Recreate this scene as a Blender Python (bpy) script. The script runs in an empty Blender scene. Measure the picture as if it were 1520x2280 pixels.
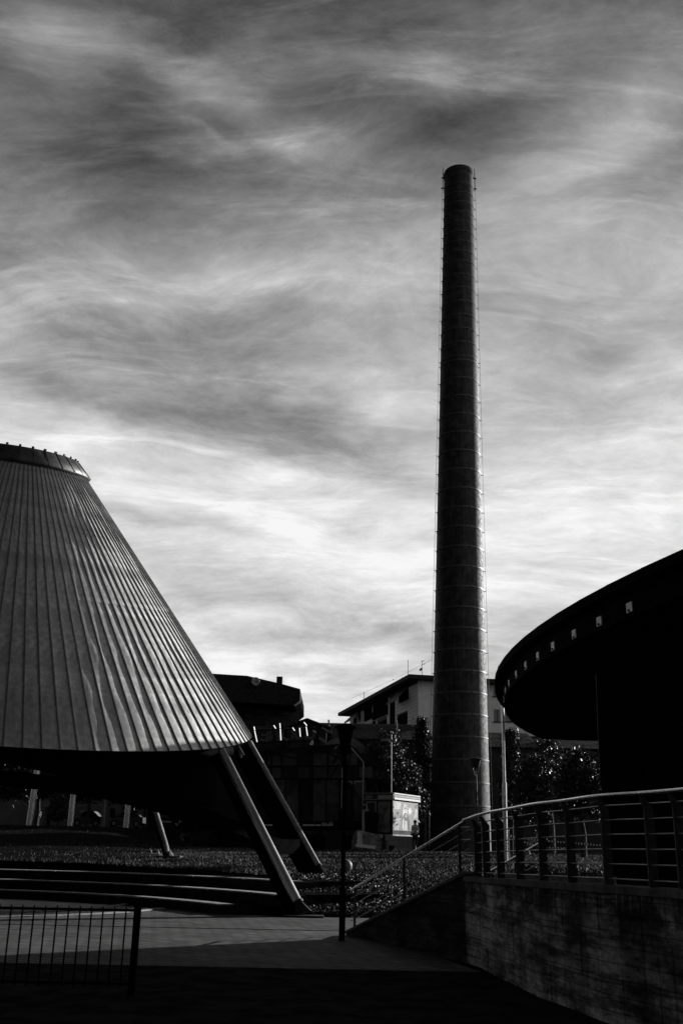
import bpy, bmesh, math, random
import numpy as np
from mathutils import Vector, Matrix
random.seed(7); rng = np.random.default_rng(7)
S = bpy.context.scene
COL = S.collection
rad = math.radians
# ------------------------------------------------------------------ camera
EYE = 1.7; FPX = 2217.0; PITCH = rad(18.57); ROLL = 0.02
_r = Vector((1, 0, 0)); _u = Vector((0, -math.sin(PITCH), math.cos(PITCH))); FW = Vector((0, math.cos(PITCH), math.sin(PITCH)))
RI = _r*math.cos(ROLL)+_u*math.sin(ROLL); UP = -_r*math.sin(ROLL)+_u*math.cos(ROLL)
cam_d = bpy.data.cameras.new('camera'); cam = bpy.data.objects.new('camera', cam_d); COL.objects.link(cam)
cam_d.sensor_fit = 'VERTICAL'; cam_d.sensor_height = 36; cam_d.lens = 36*FPX/2280
cam_d.clip_start = .1; cam_d.clip_end = 2500
cam.matrix_world = Matrix(((RI.x, UP.x, -FW.x, 0), (RI.y, UP.y, -FW.y, 0), (RI.z, UP.z, -FW.z, EYE), (0, 0, 0, 1)))
S.camera = cam
def at(px, py, Y):            # a measured point of the place at distance Y ahead
    d = FW+RI*((px-760)/FPX)+UP*((1140-py)/FPX)
    d = d*(Y/d.y); return Vector((d.x, d.y, d.z+EYE))
def plane_hit(px, py, o, n):
    d = FW+RI*((px-760)/FPX)+UP*((1140-py)/FPX)
    e = Vector((0, 0, EYE)); t = (o-e).dot(n)/d.dot(n); return e+d*t
def X(px, Y): return (px-760)/FPX*Y
# ------------------------------------------------------------------ light
SUN_AZ = rad(128); SUN_EL = rad(15.5)      # azimuth measured from -Y towards +X
sdir = Vector((math.sin(SUN_AZ)*math.cos(SUN_EL), -math.cos(SUN_AZ)*math.cos(SUN_EL), math.sin(SUN_EL)))
sun_d = bpy.data.lights.new('sun', 'SUN'); sun_d.energy = 5.0; sun_d.angle = rad(.5); sun_d.color = (1, .99, .98)
sun = bpy.data.objects.new('sun', sun_d); COL.objects.link(sun)
sun.rotation_euler = sdir.to_track_quat('Z', 'Y').to_euler()
S.view_settings.view_transform = 'Standard'; S.view_settings.look = 'None'
S.view_settings.exposure = 0; S.view_settings.gamma = 1; S.view_settings.use_curve_mapping = False

W = bpy.data.worlds.new("World"); S.world = W; W.use_nodes = True
nt = W.node_tree; nt.nodes.clear()
class NG:
    def __init__(s, nt): s.nt = nt
    def n(s, t, **k):
        o = s.nt.nodes.new(t)
        for a, b in k.items(): setattr(o, a, b)
        return o
    def link(s, a, b): s.nt.links.new(a, b)
    def m(s, op, a, b=0.0, c=None, clamp=False):
        o = s.n('ShaderNodeMath', operation=op, use_clamp=clamp)
        for i, v in enumerate((a, b) if c is None else (a, b, c)):
            if hasattr(v, 'links') or hasattr(v, 'is_linked'): s.link(v, o.inputs[i])
            else: o.inputs[i].default_value = v
        return o.outputs[0]
    def ramp(s, v, a, b, c=0., d=1., smooth=True):
        o = s.n('ShaderNodeMapRange'); o.interpolation_type = 'SMOOTHSTEP' if smooth else 'LINEAR'
        s.link(v, o.inputs['Value'])
        for i, x in zip((1, 2, 3, 4), (a, b, c, d)): o.inputs[i].default_value = x
        return o.outputs[0]
    def noise(s, vec, scale, detail=4, rough=.5, dist=0., mapscale=None, rot=None, loc=None):
        if mapscale or rot or loc:
            mp = s.n('ShaderNodeMapping')
            if mapscale: mp.inputs['Scale'].default_value = mapscale
            if rot: mp.inputs['Rotation'].default_value = rot
            if loc: mp.inputs['Location'].default_value = loc
            s.link(vec, mp.inputs[0]); vec = mp.outputs[0]
        o = s.n('ShaderNodeTexNoise'); s.link(vec, o.inputs['Vector'])
        o.inputs['Scale'].default_value = scale; o.inputs['Detail'].default_value = detail
        o.inputs['Roughness'].default_value = rough; o.inputs['Distortion'].default_value = dist
        return o.outputs[0]
g = NG(nt)
sky = g.n('ShaderNodeTexSky', sky_type='NISHITA'); sky.sun_disc = False
sky.sun_elevation = SUN_EL; sky.sun_rotation = math.atan2(sdir.x, sdir.y)
sky.altitude = 200; sky.air_density = 1.0; sky.dust_density = 1.5; sky.ozone_density = 1.0
sepc = g.n('ShaderNodeSeparateColor'); g.link(sky.outputs[0], sepc.inputs[0])
red = sepc.outputs[0]                     # red-filtered black and white film
tc = g.n('ShaderNodeTexCoord'); sx = g.n('ShaderNodeSeparateXYZ'); g.link(tc.outputs['Generated'], sx.inputs[0])
dx, dy, dz = sx.outputs
el = g.m('ARCTAN2', dz, g.m('SQRT', g.m('ADD', g.m('MULTIPLY', dx, dx), g.m('MULTIPLY', dy, dy))))
az = g.m('ARCTAN2', dx, dy)
# cloud layer coordinates: a flat deck overhead
den = g.m('ADD', g.m('MAXIMUM', dz, 0.0), 0.22)
cx = g.n('ShaderNodeCombineXYZ'); g.link(g.m('DIVIDE', dx, den), cx.inputs[0]); g.link(g.m('DIVIDE', dy, den), cx.inputs[1])
deck = cx.outputs[0]
wv = g.noise(deck, 1.3, 3, .5, 0)
wv2 = g.noise(deck, 1.3, 3, .5, 0, loc=(7, 3, 1))
wx = g.n('ShaderNodeCombineXYZ'); g.link(g.m('MULTIPLY', g.m('SUBTRACT', wv, .5), .35), wx.inputs[0]); g.link(g.m('MULTIPLY', g.m('SUBTRACT', wv2, .5), .35), wx.inputs[1])
va = g.n('ShaderNodeVectorMath', operation='ADD'); g.link(deck, va.inputs[0]); g.link(wx.outputs[0], va.inputs[1])
wd = va.outputs[0]
c1 = g.noise(wd, 1.6, 10, .60, .2, (1.0, 1.5, 1), (0, 0, rad(8)), (2.3, 5.1, 0))     # broad bands
c2 = g.noise(wd, 3.4, 15, .70, .35, (1.0, 1.7, 1), (0, 0, rad(25)), (9.2, 1.7, 0))     # streaks
c3 = g.m('POWER', g.noise(wd, 7.0, 15, .78, .0, (1.0, 1.3, 1), (0, 0, rad(40)), (4.2, 8.7, 0)), 1.0)    # wisps
# placed patches (azimuth, elevation in radians): lighter and darker stretches of the overcast
wa = g.m('ADD', az, g.m('MULTIPLY', g.m('SUBTRACT', g.noise(deck, 1.8, 5, .55, 0, loc=(1, 2, 3)), .5), .22))
we = g.m('ADD', el, g.m('MULTIPLY', g.m('SUBTRACT', g.noise(deck, 2.4, 5, .55, 0, loc=(5, 2, 8)), .5), .16))
def aepix(px, py):
    d = FW+RI*((px-760)/FPX)+UP*((1140-py)/FPX)
    return math.atan2(d.x, d.y), math.atan2(d.z, math.hypot(d.x, d.y))
def blob(px, py, rx, ry, rot, amp):
    a0, e0 = aepix(px, py); c, s_ = math.cos(rad(rot)), math.sin(rad(rot))
    da = g.m('MULTIPLY', g.m('SUBTRACT', wa, a0), math.cos(e0)); de = g.m('SUBTRACT', we, e0)
    u = g.m('DIVIDE', g.m('ADD', g.m('MULTIPLY', da, c), g.m('MULTIPLY', de, s_)), rx/2217)
    v = g.m('DIVIDE', g.m('SUBTRACT', g.m('MULTIPLY', de, c), g.m('MULTIPLY', da, s_)), ry/2217)
    r2 = g.m('ADD', g.m('MULTIPLY', u, u), g.m('MULTIPLY', v, v))
    return g.m('MULTIPLY', g.m('POWER', 2.718, g.m('MULTIPLY', r2, -1.0)), amp)
BL = [(330, 330, 420, 120, -8, -.09), (150, 400, 160, 90, 10, -.06), (600, 960, 240, 60, -12, -.26), (330, 740, 320, 80, -6, -.15), (180, 880, 220, 45, -8, -.15),
      (640, 700, 110, 60, 15, -.10), (450, 285, 80, 9, -12, .09), (700, 280, 190, 60, -8, .16), (110, 120, 110, 90, 0, .12), (330, 150, 200, 40, -5, .10), (1330, 340, 200, 110, 25, .22), (960, 110, 130, 60, -30, .10),
      (1400, 900, 260, 160, 20, .06), (820, 620, 240, 90, 10, .10), (1330, 450, 150, 30, -5, -.12), (1330, 820, 90, 25, 0, -.12), (300, 620, 200, 40, 5, .07),
      (800, 880, 160, 40, -5, .12), (330, 1130, 200, 30, -8, -.14), (800, 1430, 220, 40, -6, -.16), (520, 1500, 240, 26, -5, -.20), (1130, 1400, 90, 60, 0, -.06), (620, 1540, 120, 30, -5, .08)]
acc = None
for b in BL:
    o = blob(*b); acc = o if acc is None else g.m('ADD', acc, o)
base = g.m('SUBTRACT', .915, g.ramp(el, .33, .50, 0, .22))
base = g.m('SUBTRACT', base, g.ramp(el, .50, .70, 0, .27)); base = g.m('SUBTRACT', base, g.ramp(el, .74, 1.1, 0, .44))           # lit haze near the horizon, deep sky above
tot = g.m('ADD', base, acc)
tot = g.m('ADD', tot, g.m('MULTIPLY', g.m('SUBTRACT', c1, .5), .55))
tot = g.m('ADD', tot, g.m('MULTIPLY', g.m('SUBTRACT', c2, .5), .5))
tot = g.m('ADD', tot, g.m('MULTIPLY', g.m('SUBTRACT', c3, .5), .24))
lowfade = g.ramp(el, .12, .50, .42, 1.)
fil = g.noise(wd, 3.2, 14, .62, .9, (.55, 2.4, 1), (0, 0, rad(28)), (3.1, 6.6, 0))
tot = g.m('ADD', tot, g.m('MULTIPLY', g.m('MULTIPLY', g.ramp(fil, .50, .74), .15), lowfade))
fil2 = g.noise(wd, 8.0, 14, .66, .5, (.6, 2.2, 1), (0, 0, rad(15)), (8.1, 2.6, 0))
tot = g.m('SUBTRACT', g.m('ADD', tot, g.m('MULTIPLY', g.m('MULTIPLY', g.ramp(fil2, .50, .72), .08), lowfade)), .025)
tot = g.m('MAXIMUM', g.m('MINIMUM', tot, 1.0), .06)
cl = g.m('POWER', tot, 2.2)                                     # cloud brightness
hs = math.hypot(sdir.x, sdir.y)
toward = g.m('ADD', g.m('MULTIPLY', dx, sdir.x/hs), g.m('MULTIPLY', dy, sdir.y/hs))
side = g.ramp(toward, -.66, .26, .03, 1.0)      # brighter round the sun, darker away from it
mix = g.m('ADD', g.m('MULTIPLY', g.m('MULTIPLY', cl, side), 9.0), g.m('MULTIPLY', red, .10))
bw = g.n('ShaderNodeCombineColor')
for i in range(3): g.link(mix, bw.inputs[i])
bg = g.n('ShaderNodeBackground'); bg.inputs['Strength'].default_value = 0.1; g.link(bw.outputs[0], bg.inputs[0])
wo = g.n('ShaderNodeOutputWorld'); g.link(bg.outputs[0], wo.inputs[0])

# ------------------------------------------------------------------ materials (greys only: the place as black and white film sees it)
MATS = {}
def mat(name, v, rough=.7, metal=0., var=.25, scale=4., bump=0., bscale=30., spec=.5, streak=0., stretch=None, trans=0.):
    if name in MATS: return MATS[name]
    m = bpy.data.materials.new(name); m.use_nodes = True; k = NG(m.node_tree)
    p = m.node_tree.nodes['Principled BSDF']
    t = k.n('ShaderNodeTexCoord').outputs['Object']
    n1 = k.noise(t, scale, 6, .6, .3, stretch)
    val = k.ramp(n1, .3, .7, v*(1-var), v*(1+var))
    if streak:
        n2 = k.noise(t, 1., 5, .65, 0, (9, 9, .35)); val = k.m('MULTIPLY', val, k.ramp(n2, .35, .65, 1-streak, 1.1))
    c = k.n('ShaderNodeCombineColor')
    for i in range(3): k.link(val, c.inputs[i])
    k.link(c.outputs[0], p.inputs['Base Color'])
    r = k.ramp(k.noise(t, scale*2.3, 4, .6, 0, None, None, (3, 1, 2)), .3, .7, max(rough-.08, .02), min(rough+.1, 1)); k.link(r, p.inputs['Roughness'])
    p.inputs['Metallic'].default_value = metal; p.inputs['Specular IOR Level'].default_value = spec
    if spec < .11: p.inputs['IOR'].default_value = 1.08      # dull dry surfaces: no grazing sheen
    if trans: p.inputs['Transmission Weight'].default_value = trans
    if bump:
        b = k.n('ShaderNodeBump'); b.inputs['Strength'].default_value = 1; b.inputs['Distance'].default_value = bump
        k.link(k.noise(t, bscale, 6, .7), b.inputs['Height']); k.link(b.outputs[0], p.inputs['Normal'])
    MATS[name] = m; return m
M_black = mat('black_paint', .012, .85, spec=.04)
M_dark = mat('dark_metal', .03, .55, spec=.4)
M_steel = mat('galvanised_steel', .30, .42, .85, .2, 8)
M_rail = mat('polished_handrail', .62, .24, 1.0, .1, 8)
M_plate = mat('railing_steel_plate', .10, .5, .6, .25, 9)
M_zinc = mat('zinc_sheet', .66, .45, .5, .22, .9, .0012, 3., stretch=(1, 1, .25), streak=.22)
M_seam = mat('zinc_seam', .22, .45, .5, .3, 3)  # toned darker than the sheet to deepen the seam shadows
M_zincd = mat('weathered_zinc', .10, .5, .5, .4, 2, .001, 5., streak=.3)
M_legs = mat('brushed_steel_tube', .85, .22, .7, .05, .6)
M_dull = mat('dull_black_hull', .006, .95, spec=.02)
M_white = mat('white_paint', .75, .5, var=.06)
M_offw = mat('pale_painted_steel', .30, .35, .2, .12, 3)
M_open = mat('shuttered_opening', .015, .9, spec=.04)
M_glass = mat('dark_window_glass', .015, .08, spec=.6, var=.1)
M_conc = mat('board_marked_concrete', .26, .9, var=.5, scale=2.2, bump=.006, bscale=22, streak=.62, spec=.2)
M_cop = mat('concrete_coping', .16, .9, var=.3, scale=6, bump=.003, spec=.2)
M_cope = mat('shade_dark_concrete', .035, .95, var=.5, scale=3, bump=.004, spec=.1)  # darkened to stand in for shade on the riser faces
M_step = mat('concrete_tread', .42, .9, var=.3, scale=5, bump=.003, spec=.2)
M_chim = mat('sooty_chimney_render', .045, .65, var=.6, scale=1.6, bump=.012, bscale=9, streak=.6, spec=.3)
M_band = mat('steel_hoop', .10, .5, .5, .2, 6)
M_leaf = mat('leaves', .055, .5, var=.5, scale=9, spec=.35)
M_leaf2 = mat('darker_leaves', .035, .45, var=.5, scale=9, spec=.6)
M_bark = mat('bark', .06, .9, var=.4)
M_soil = mat('lawn_soil', .014, .95, var=.6, scale=3, bump=.03, spec=.02)
M_grass = mat('grass_blades', .06, .6, var=.6, scale=1.2, spec=.25)
M_house = mat('pale_render_wall', .75, .9, var=.08, scale=1.5, spec=.1)
M_housed = mat('grey_render_wall', .10, .9, var=.2, scale=1.5, spec=.1)
M_tile = mat('pale_cladding_tile', .85, .6, var=.16, scale=.8, spec=.2)
M_joint = mat('tile_joint', .10, .9)
M_roof = mat('dark_roof', .03, .85, var=.4, spec=.2)
M_asph = mat('asphalt', .045, .9, var=.3, bump=.004, spec=.2)
M_far = mat('dull_wall_paint', .04, .9, var=.3, scale=.7, spec=.15)
M_panel = mat('dark_panel', .016, .7, var=.5, scale=.5, spec=.15)
M_panel2 = mat('worn_panel', .05, .6, var=.6, scale=.8, spec=.2)
M_tarp = mat('plastic_tarpaulin', .12, .22, var=.5, scale=2.5, bump=.03, bscale=5, spec=.8)
M_skin = mat('skin', .3, .6, var=.1); M_hair = mat('dark_hair', .02, .6); M_shirt = mat('light_shirt', .55, .85, var=.1); M_trou = mat('dark_trousers', .03, .9)
M_water = mat('basin_floor', .015, .6, var=.3, spec=.2)
M_tube = bpy.data.materials.new('lit_fluorescent_tube'); M_tube.use_nodes = True
M_tube.node_tree.nodes['Principled BSDF'].inputs['Emission Strength'].default_value = 1.0
M_tube.node_tree.nodes['Principled BSDF'].inputs['Emission Color'].default_value = (1, 1, 1, 1)

def concrete_mat(name, v, hi):
    m = bpy.data.materials.new(name); m.use_nodes = True; k = NG(m.node_tree); p = m.node_tree.nodes['Principled BSDF']
    t = k.n('ShaderNodeTexCoord').outputs['Object']; z = k.n('ShaderNodeSeparateXYZ'); k.link(t, z.inputs[0]); zz = z.outputs[2]; zj = k.m('ADD', zz, k.m('MULTIPLY', k.noise(t, .8, 2), .05))
    blot = k.ramp(k.noise(t, 1.1, 12, .68, .4, (1, 1, 2.2)), .38, .62, v*.35, hi)
    fine_ = k.ramp(k.noise(t, 14, 8, .75, 0, (1, 1, 1.3), None, (3, 3, 3)), .35, .62, .55, 1.15)
    runs = k.ramp(k.noise(t, 1., 6, .7, 0, (16, 16, .5), None, (1, 7, 2)), .42, .60, .35, 1.1)          # water runs below the coping
    w = k.ramp(zz, .80, 1.20, .06, 1.); runs = k.m('ADD', k.m('MULTIPLY', runs, w), k.m('SUBTRACT', 1., w))
    wide = k.ramp(k.noise(t, 1., 3, .6, 0, (1.6, 1.6, .12), None, (5, 5, 2)), .36, .48, .55, 1.)          # broad dark stains
    board = k.m('MULTIPLY', k.ramp(k.m('PINGPONG', k.m('MULTIPLY', zj, 1/.155), .5), .0, .09, .42, 1.), k.ramp(k.noise(t, 1., 5, .7, 0, (1.2, 1.2, 9), None, (2, 2, 2)), .38, .56, .35, 1.1))
    val = k.m('MULTIPLY', k.m('MULTIPLY', blot, fine_), k.m('MULTIPLY', k.m('MULTIPLY', runs, wide), board))
    c = k.n('ShaderNodeCombineColor')
    for i in range(3): k.link(val, c.inputs[i])
    k.link(c.outputs[0], p.inputs['Base Color']); p.inputs['Roughness'].default_value = .9; p.inputs['Specular IOR Level'].default_value = .15
    bb = k.n('ShaderNodeBump'); bb.inputs['Distance'].default_value = .012; k.link(k.m('ADD', k.m('MULTIPLY', board, .4), k.noise(t, 25, 8, .7)), bb.inputs['Height']); k.link(bb.outputs[0], p.inputs['Normal']); return m
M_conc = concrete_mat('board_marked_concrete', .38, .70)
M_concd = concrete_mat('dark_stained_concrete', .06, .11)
def brick_mat(name, v, vj, sc, bw_, bh, mort, bump=.01, rot=0., off=.5, dark=.25, spec=.2, axes='XY'):
    m = bpy.data.materials.new(name); m.use_nodes = True; k = NG(m.node_tree); p = m.node_tree.nodes['Principled BSDF']
    t = k.n('ShaderNodeTexCoord').outputs['Object']
    mp = k.n('ShaderNodeMapping'); mp.inputs['Rotation'].default_value = (rad(90) if axes == 'XZ' else 0, 0, rot) ; k.link(t, mp.inputs[0])
    vec = mp.outputs[0]
    if axes == 'XZ':
        s = k.n('ShaderNodeSeparateXYZ'); k.link(t, s.inputs[0]); c = k.n('ShaderNodeCombineXYZ'); k.link(s.outputs[0], c.inputs[0]); k.link(s.outputs[2], c.inputs[1]); vec = c.outputs[0]
    b = k.n('ShaderNodeTexBrick'); k.link(vec, b.inputs['Vector']); b.offset = off
    b.inputs['Scale'].default_value = sc; b.inputs['Brick Width'].default_value = bw_; b.inputs['Row Height'].default_value = bh; b.inputs['Mortar Size'].default_value = mort
    b.inputs['Color1'].default_value = (v, v, v, 1); b.inputs['Color2'].default_value = (v*(1-dark),)*3+(1,); b.inputs['Mortar'].default_value = (vj, vj, vj, 1)
    mx = k.n('ShaderNodeMix', data_type='RGBA', blend_type='MULTIPLY'); mx.inputs[0].default_value = 1
    k.link(b.outputs[0], mx.inputs[6]); c = k.n('ShaderNodeCombineColor'); nv = k.ramp(k.noise(t, .7, 8, .65), .3, .7, .6, 1.15)
    for i in range(3): k.link(nv, c.inputs[i])
    k.link(c.outputs[0], mx.inputs[7]); k.link(mx.outputs[2], p.inputs['Base Color'])
    p.inputs['Roughness'].default_value = .85; p.inputs['Specular IOR Level'].default_value = spec
    bb = k.n('ShaderNodeBump'); bb.inputs['Distance'].default_value = bump; bb.invert = True; k.link(b.outputs['Fac'], bb.inputs['Height']); k.link(bb.outputs[0], p.inputs['Normal'])
    return m
M_pave = brick_mat('herringbone_paving', .16, .035, 1, .42, .21, .02, .006, rad(35), dark=.4)
M_brick = brick_mat('small_brick_cladding', .085, .02, 1, .24, .20, .035, .01, axes='XZ', dark=.3)
M_rtile = brick_mat('clay_roof_tiles', .10, .015, 1, .30, .42, .05, .05, dark=.5)

# ------------------------------------------------------------------ mesh helpers
class MB:
    def __init__(s): s.v = []; s.f = []; s.sm = []
    def add(s, vs, fs, smooth=False):
        o = len(s.v); s.v += [tuple(v) for v in vs]; s.f += [tuple(i+o for i in f) for f in fs]; s.sm += [smooth]*len(fs); return s
    def hexa(s, p):   # 8 points: bottom 4 ccw, top 4 ccw
        return s.add(p, [(3, 2, 1, 0), (4, 5, 6, 7), (0, 1, 5, 4), (1, 2, 6, 5), (2, 3, 7, 6), (3, 0, 4, 7)])
    def box(s, c, d, rz=0., M=None):
        x, y, z = d[0]/2, d[1]/2, d[2]/2; R = Matrix.Rotation(rz, 3, 'Z') if M is None else M; c = Vector(c)
        return s.hexa([c+R@Vector(q) for q in ((-x, -y, -z), (x, -y, -z), (x, y, -z), (-x, y, -z), (-x, -y, z), (x, -y, z), (x, y, z), (-x, y, z))])
    def beam(s, a, b, w, h, up=(0, 0, 1)):
        a = Vector(a); b = Vector(b); d = (b-a).normalized(); up = Vector(up)
        sd = d.cross(up)
        if sd.length < 1e-4: sd = d.cross(Vector((1, 0, 0)))
        sd.normalize(); u = sd.cross(d).normalized(); sd = sd*w/2; u = u*h/2
        return s.hexa([a-sd-u, a+sd-u, b+sd-u, b-sd-u, a-sd+u, a+sd+u, b+sd+u, b-sd+u])
    def tube(s, path, r, n=10, caps=True, smooth=True):
        P = [Vector(p) for p in path]; rs = r if hasattr(r, '__len__') else [r]*len(P); vs = []; fs = []
        prev = None
        for i, p in enumerate(P):
            d = (P[min(i+1, len(P)-1)]-P[max(i-1, 0)]).normalized()
            a = prev if prev is not None else (Vector((0, 0, 1)) if abs(d.z) < .9 else Vector((1, 0, 0)))
            a = (a-d*a.dot(d)).normalized(); prev = a; b = d.cross(a)
            for k in range(n):
                t = 2*math.pi*k/n; vs.append(p+(a*math.cos(t)+b*math.sin(t))*rs[i])
        for i in range(len(P)-1):
            for k in range(n): fs.append((i*n+k, i*n+(k+1) % n, (i+1)*n+(k+1) % n, (i+1)*n+k))
        s.add(vs, fs, smooth)
        if caps: s.add(vs[:n], [tuple(range(n))[::-1]]); s.add(vs[-n:], [tuple(range(n))])
        return s
    def lathe(s, c, prof, n=32, smooth=True, M=None):
        c = Vector(c); vs = []; fs = []; m = len(prof)
        for k in range(n):
            t = 2*math.pi*k/n
            for r, z in prof:
                q = Vector((r*math.cos(t), r*math.sin(t), z)); vs.append(c+(M@q if M else q))
        for k in range(n):
            for i in range(m-1): fs.append((k*m+i, ((k+1) % n)*m+i, ((k+1) % n)*m+i+1, k*m+i+1))
        return s.add(vs, fs, smooth)
    def prism(s, poly, z0, z1):
        n = len(poly); vs = [(x, y, z0) for x, y in poly]+[(x, y, z1) for x, y in poly]
        return s.add(vs, [tuple(range(n))[::-1], tuple(range(n, 2*n))]+[(i, (i+1) % n, (i+1) % n+n, i+n) for i in range(n)])
    def build(s, name, m, parent=None, origin=None, fix=True):
        me = bpy.data.meshes.new(name)
        o0 = Vector(origin) if origin is not None else None
        vs = [tuple(Vector(v)-o0) for v in s.v] if o0 is not None else s.v
        me.from_pydata(vs, [], s.f); me.polygons.foreach_set('use_smooth', s.sm)
        if fix:
            bm = bmesh.new(); bm.from_mesh(me); bmesh.ops.recalc_face_normals(bm, faces=bm.faces); bm.to_mesh(me); bm.free()
        me.materials.append(m); o = bpy.data.objects.new(name, me); COL.objects.link(o)
        if o0 is not None: o.location = o0
        if parent is not None:
            o.parent = parent
            o.location = (Vector(o.location) - tworld(parent))
        return o
def tworld(o):
    v = Vector(o.location)
    while o.parent is not None: o = o.parent; v += Vector(o.location)
    return v
def tag(o, label=None, cat=None, group=None, kind=None):
    for k, v in (('label', label), ('category', cat), ('group', group), ('kind', kind)):
        if v: o[k] = v
    return o
def thing(name, label, cat, loc=(0, 0, 0), group=None):
    o = bpy.data.objects.new(name, None); COL.objects.link(o); o.location = loc; return tag(o, label, cat, group)
def inst(src, name, parent, M):
    o = bpy.data.objects.new(name, src); COL.objects.link(o); o.parent = parent; o.matrix_local = M; return o
def copy_tree(o, parent=None):
    c = o.copy(); COL.objects.link(c); c.parent = parent
    for ch in o.children: copy_tree(ch, c)
    return c
def sstep(a, b, x):
    t = np.clip((x-a)/(b-a), 0, 1); return t*t*(3-2*t)

# ------------------------------------------------------------------ terrain
TC = (-14.0, 20.0)
def ground_z(x, y):
    x = np.asarray(x, float); y = np.asarray(y, float)
    up = np.interp(y, [0, 27, 33, 34, 42, 61, 90, 2000], [0, 0, .74, .8, 1.19, 1.48, 1.6, 1.6])
    r = np.hypot(x-TC[0], y-TC[1])
    tier = (x < -1.3)
    z = np.where(tier & (r < 18.3), -.06, up)
    z = np.where(tier & (r >= 18.3) & (y > 25), np.maximum(up, .8), z)
    # behind the retaining wall
    pl = 1.22*sstep(5.0, 7.5, x)*sstep(16, 18, y)
    z = np.maximum(z, np.minimum(pl, 1.22))
    # bank towards the street on the left
    b = sstep(-8, -16, x)*np.interp(y, [0, 48, 70, 110, 2000], [0, 0, 1.15, 1.55, 1.7]); z = z+b
    return z
def gz(x, y): return float(ground_z(x, y))
xs = np.unique(np.concatenate([np.linspace(-900, -60, 15), np.linspace(-60, -24, 25), np.linspace(-24, 24, 161), np.linspace(24, 60, 19), np.linspace(60, 900, 15)]))
ys = np.unique(np.concatenate([np.linspace(-300, 0, 10), np.linspace(0, 70, 211), np.linspace(70, 130, 41), np.linspace(130, 1500, 16)]))
XX, YY = np.meshgrid(xs, ys); ZZ = ground_z(XX, YY)-.03+np.where(YY > 33, .03*np.sin(XX*1.3)*np.sin(YY*.9), 0)
vs = np.stack([XX, YY, ZZ], -1).reshape(-1, 3); nx = len(xs)
idx = (np.arange(len(ys)-1)[:, None]*nx+np.arange(nx-1)[None]).ravel()
me = bpy.data.meshes.new('lawn_ground'); me.from_pydata(vs.tolist(), [], np.stack([idx, idx+1, idx+nx+1, idx+nx], 1).tolist()); me.materials.append(M_soil)
o = bpy.data.objects.new('lawn_ground', me); COL.objects.link(o); tag(o, kind='structure')
# plaza paving
b = MB(); pv = []
arc = [(TC[0]+13.4*math.sin(t), TC[1]+13.4*math.cos(t)) for t in np.linspace(0.15, .98, 24)]
poly = [(-40, 15.7), (2.2, 15.9), (2.15, 16.0), (1.5, 19), (.9, 27.2), (-1.0, 27.0)]+[(p[0], p[1]) for p in arc[::-1]]+[(-40, 33)]
b.add([(x, y, .004) for x, y in poly], [tuple(range(len(poly)))]); o = b.build('plaza_paving', M_pave, fix=False); tag(o, kind='structure')
b = MB(); b.add([(-60, -60, .003), (60, -60, .003), (60, 8, .003), (3.5, 15.8, .003), (2.2, 15.9, .003), (-60, 15.7, .003)], [(0, 1, 2, 3, 4, 5)]); o = b.build('shade_dark_yard', mat('shade_dark_ground', .028, .95, var=.5, scale=2, bump=.006, bscale=60, spec=.03), fix=False); tag(o, kind='structure')  # near ground coloured dark to deepen the foreground shade
# dark drain line across the paving
b = MB(); b.add([(-14, 22.75, .008), (.6, 22.75, .008), (.6, 22.87, .008), (-14, 22.87, .008)], [(0, 1, 2, 3)]); tag(b.build('drain_channel', M_black, fix=False), kind='structure')
# round basin under the cone
b = MB(); bc = (-11.6, 30.6)
b.add([(bc[0]+6.95*math.cos(t), bc[1]+6.95*math.sin(t), .012) for t in np.linspace(0, 2*math.pi, 64, False)], [tuple(range(64))])
o = b.build('basin', M_water, fix=False); tag(o, 'dark round basin sunk in the paving under the cone', 'basin')
b = MB(); b.lathe((bc[0], bc[1], 0), [(5.6, .013), (5.6, .05), (5.75, .05), (5.75, .013)], 64, False); b.build('inner_kerb', M_step, o)
b = MB(); b.lathe((bc[0], bc[1], 0), [(6.95, .0), (6.95, .03), (7.15, .03), (7.15, 0)], 64, False); b.build('kerb', M_step, o)
# terraced seating
seat = thing('terraced_seating', 'low curved concrete terrace steps climbing from the plaza to the lawn', 'steps', (-6, 33, 0))
def arcblock(r0, r1, z0, z1, t0, t1, n):
    b = MB(); vs = []; fs = []
    for i in range(n+1):
        t = t0+(t1-t0)*i/n
        for r, z in ((r0, z0), (r0, z1), (r1, z1), (r1, z0)): vs.append((TC[0]+r*math.sin(t), TC[1]+r*math.cos(t), z))
    for i in range(n):
        for k in range(4): fs.append((i*4+k, i*4+(k+1) % 4, (i+1)*4+(k+1) % 4, (i+1)*4+k))
    fs += [(0, 1, 2, 3), (n*4, n*4+3, n*4+2, n*4+1)]
    return b.add(vs, fs)
for r0, r1, zt, tr in ((13.3, 15.2, .25, -2.9), (14.6, 17.0, .5, -1.5), (16.3, 18.6, .75, -1.2)):
    te = math.asin(min((tr-TC[0])/r0, 1)); N = 14; t0 = -.05
    for i in range(N):                          # each tier is cast in lengths with open joints
        ta = t0+(te-t0)*i/N; tb = t0+(te-t0)*(i+1)/N
        arcblock(r0, r0+.95, zt-.30, zt-.035, ta, tb-.0009, 3).build('riser_block', M_cope, seat); arcblock(r0-.02, r0+.42, zt-.033, zt, ta, tb-.0016, 3).build('lit_edge_strip', M_step, seat)  # riser coloured dark as shade, pale strip drawn as the sunlit tread edge
    arcblock(r0+.95, r1+1.0, zt-.3, zt-.02, t0, te, 40).build('tread', M_soil, seat)

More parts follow.
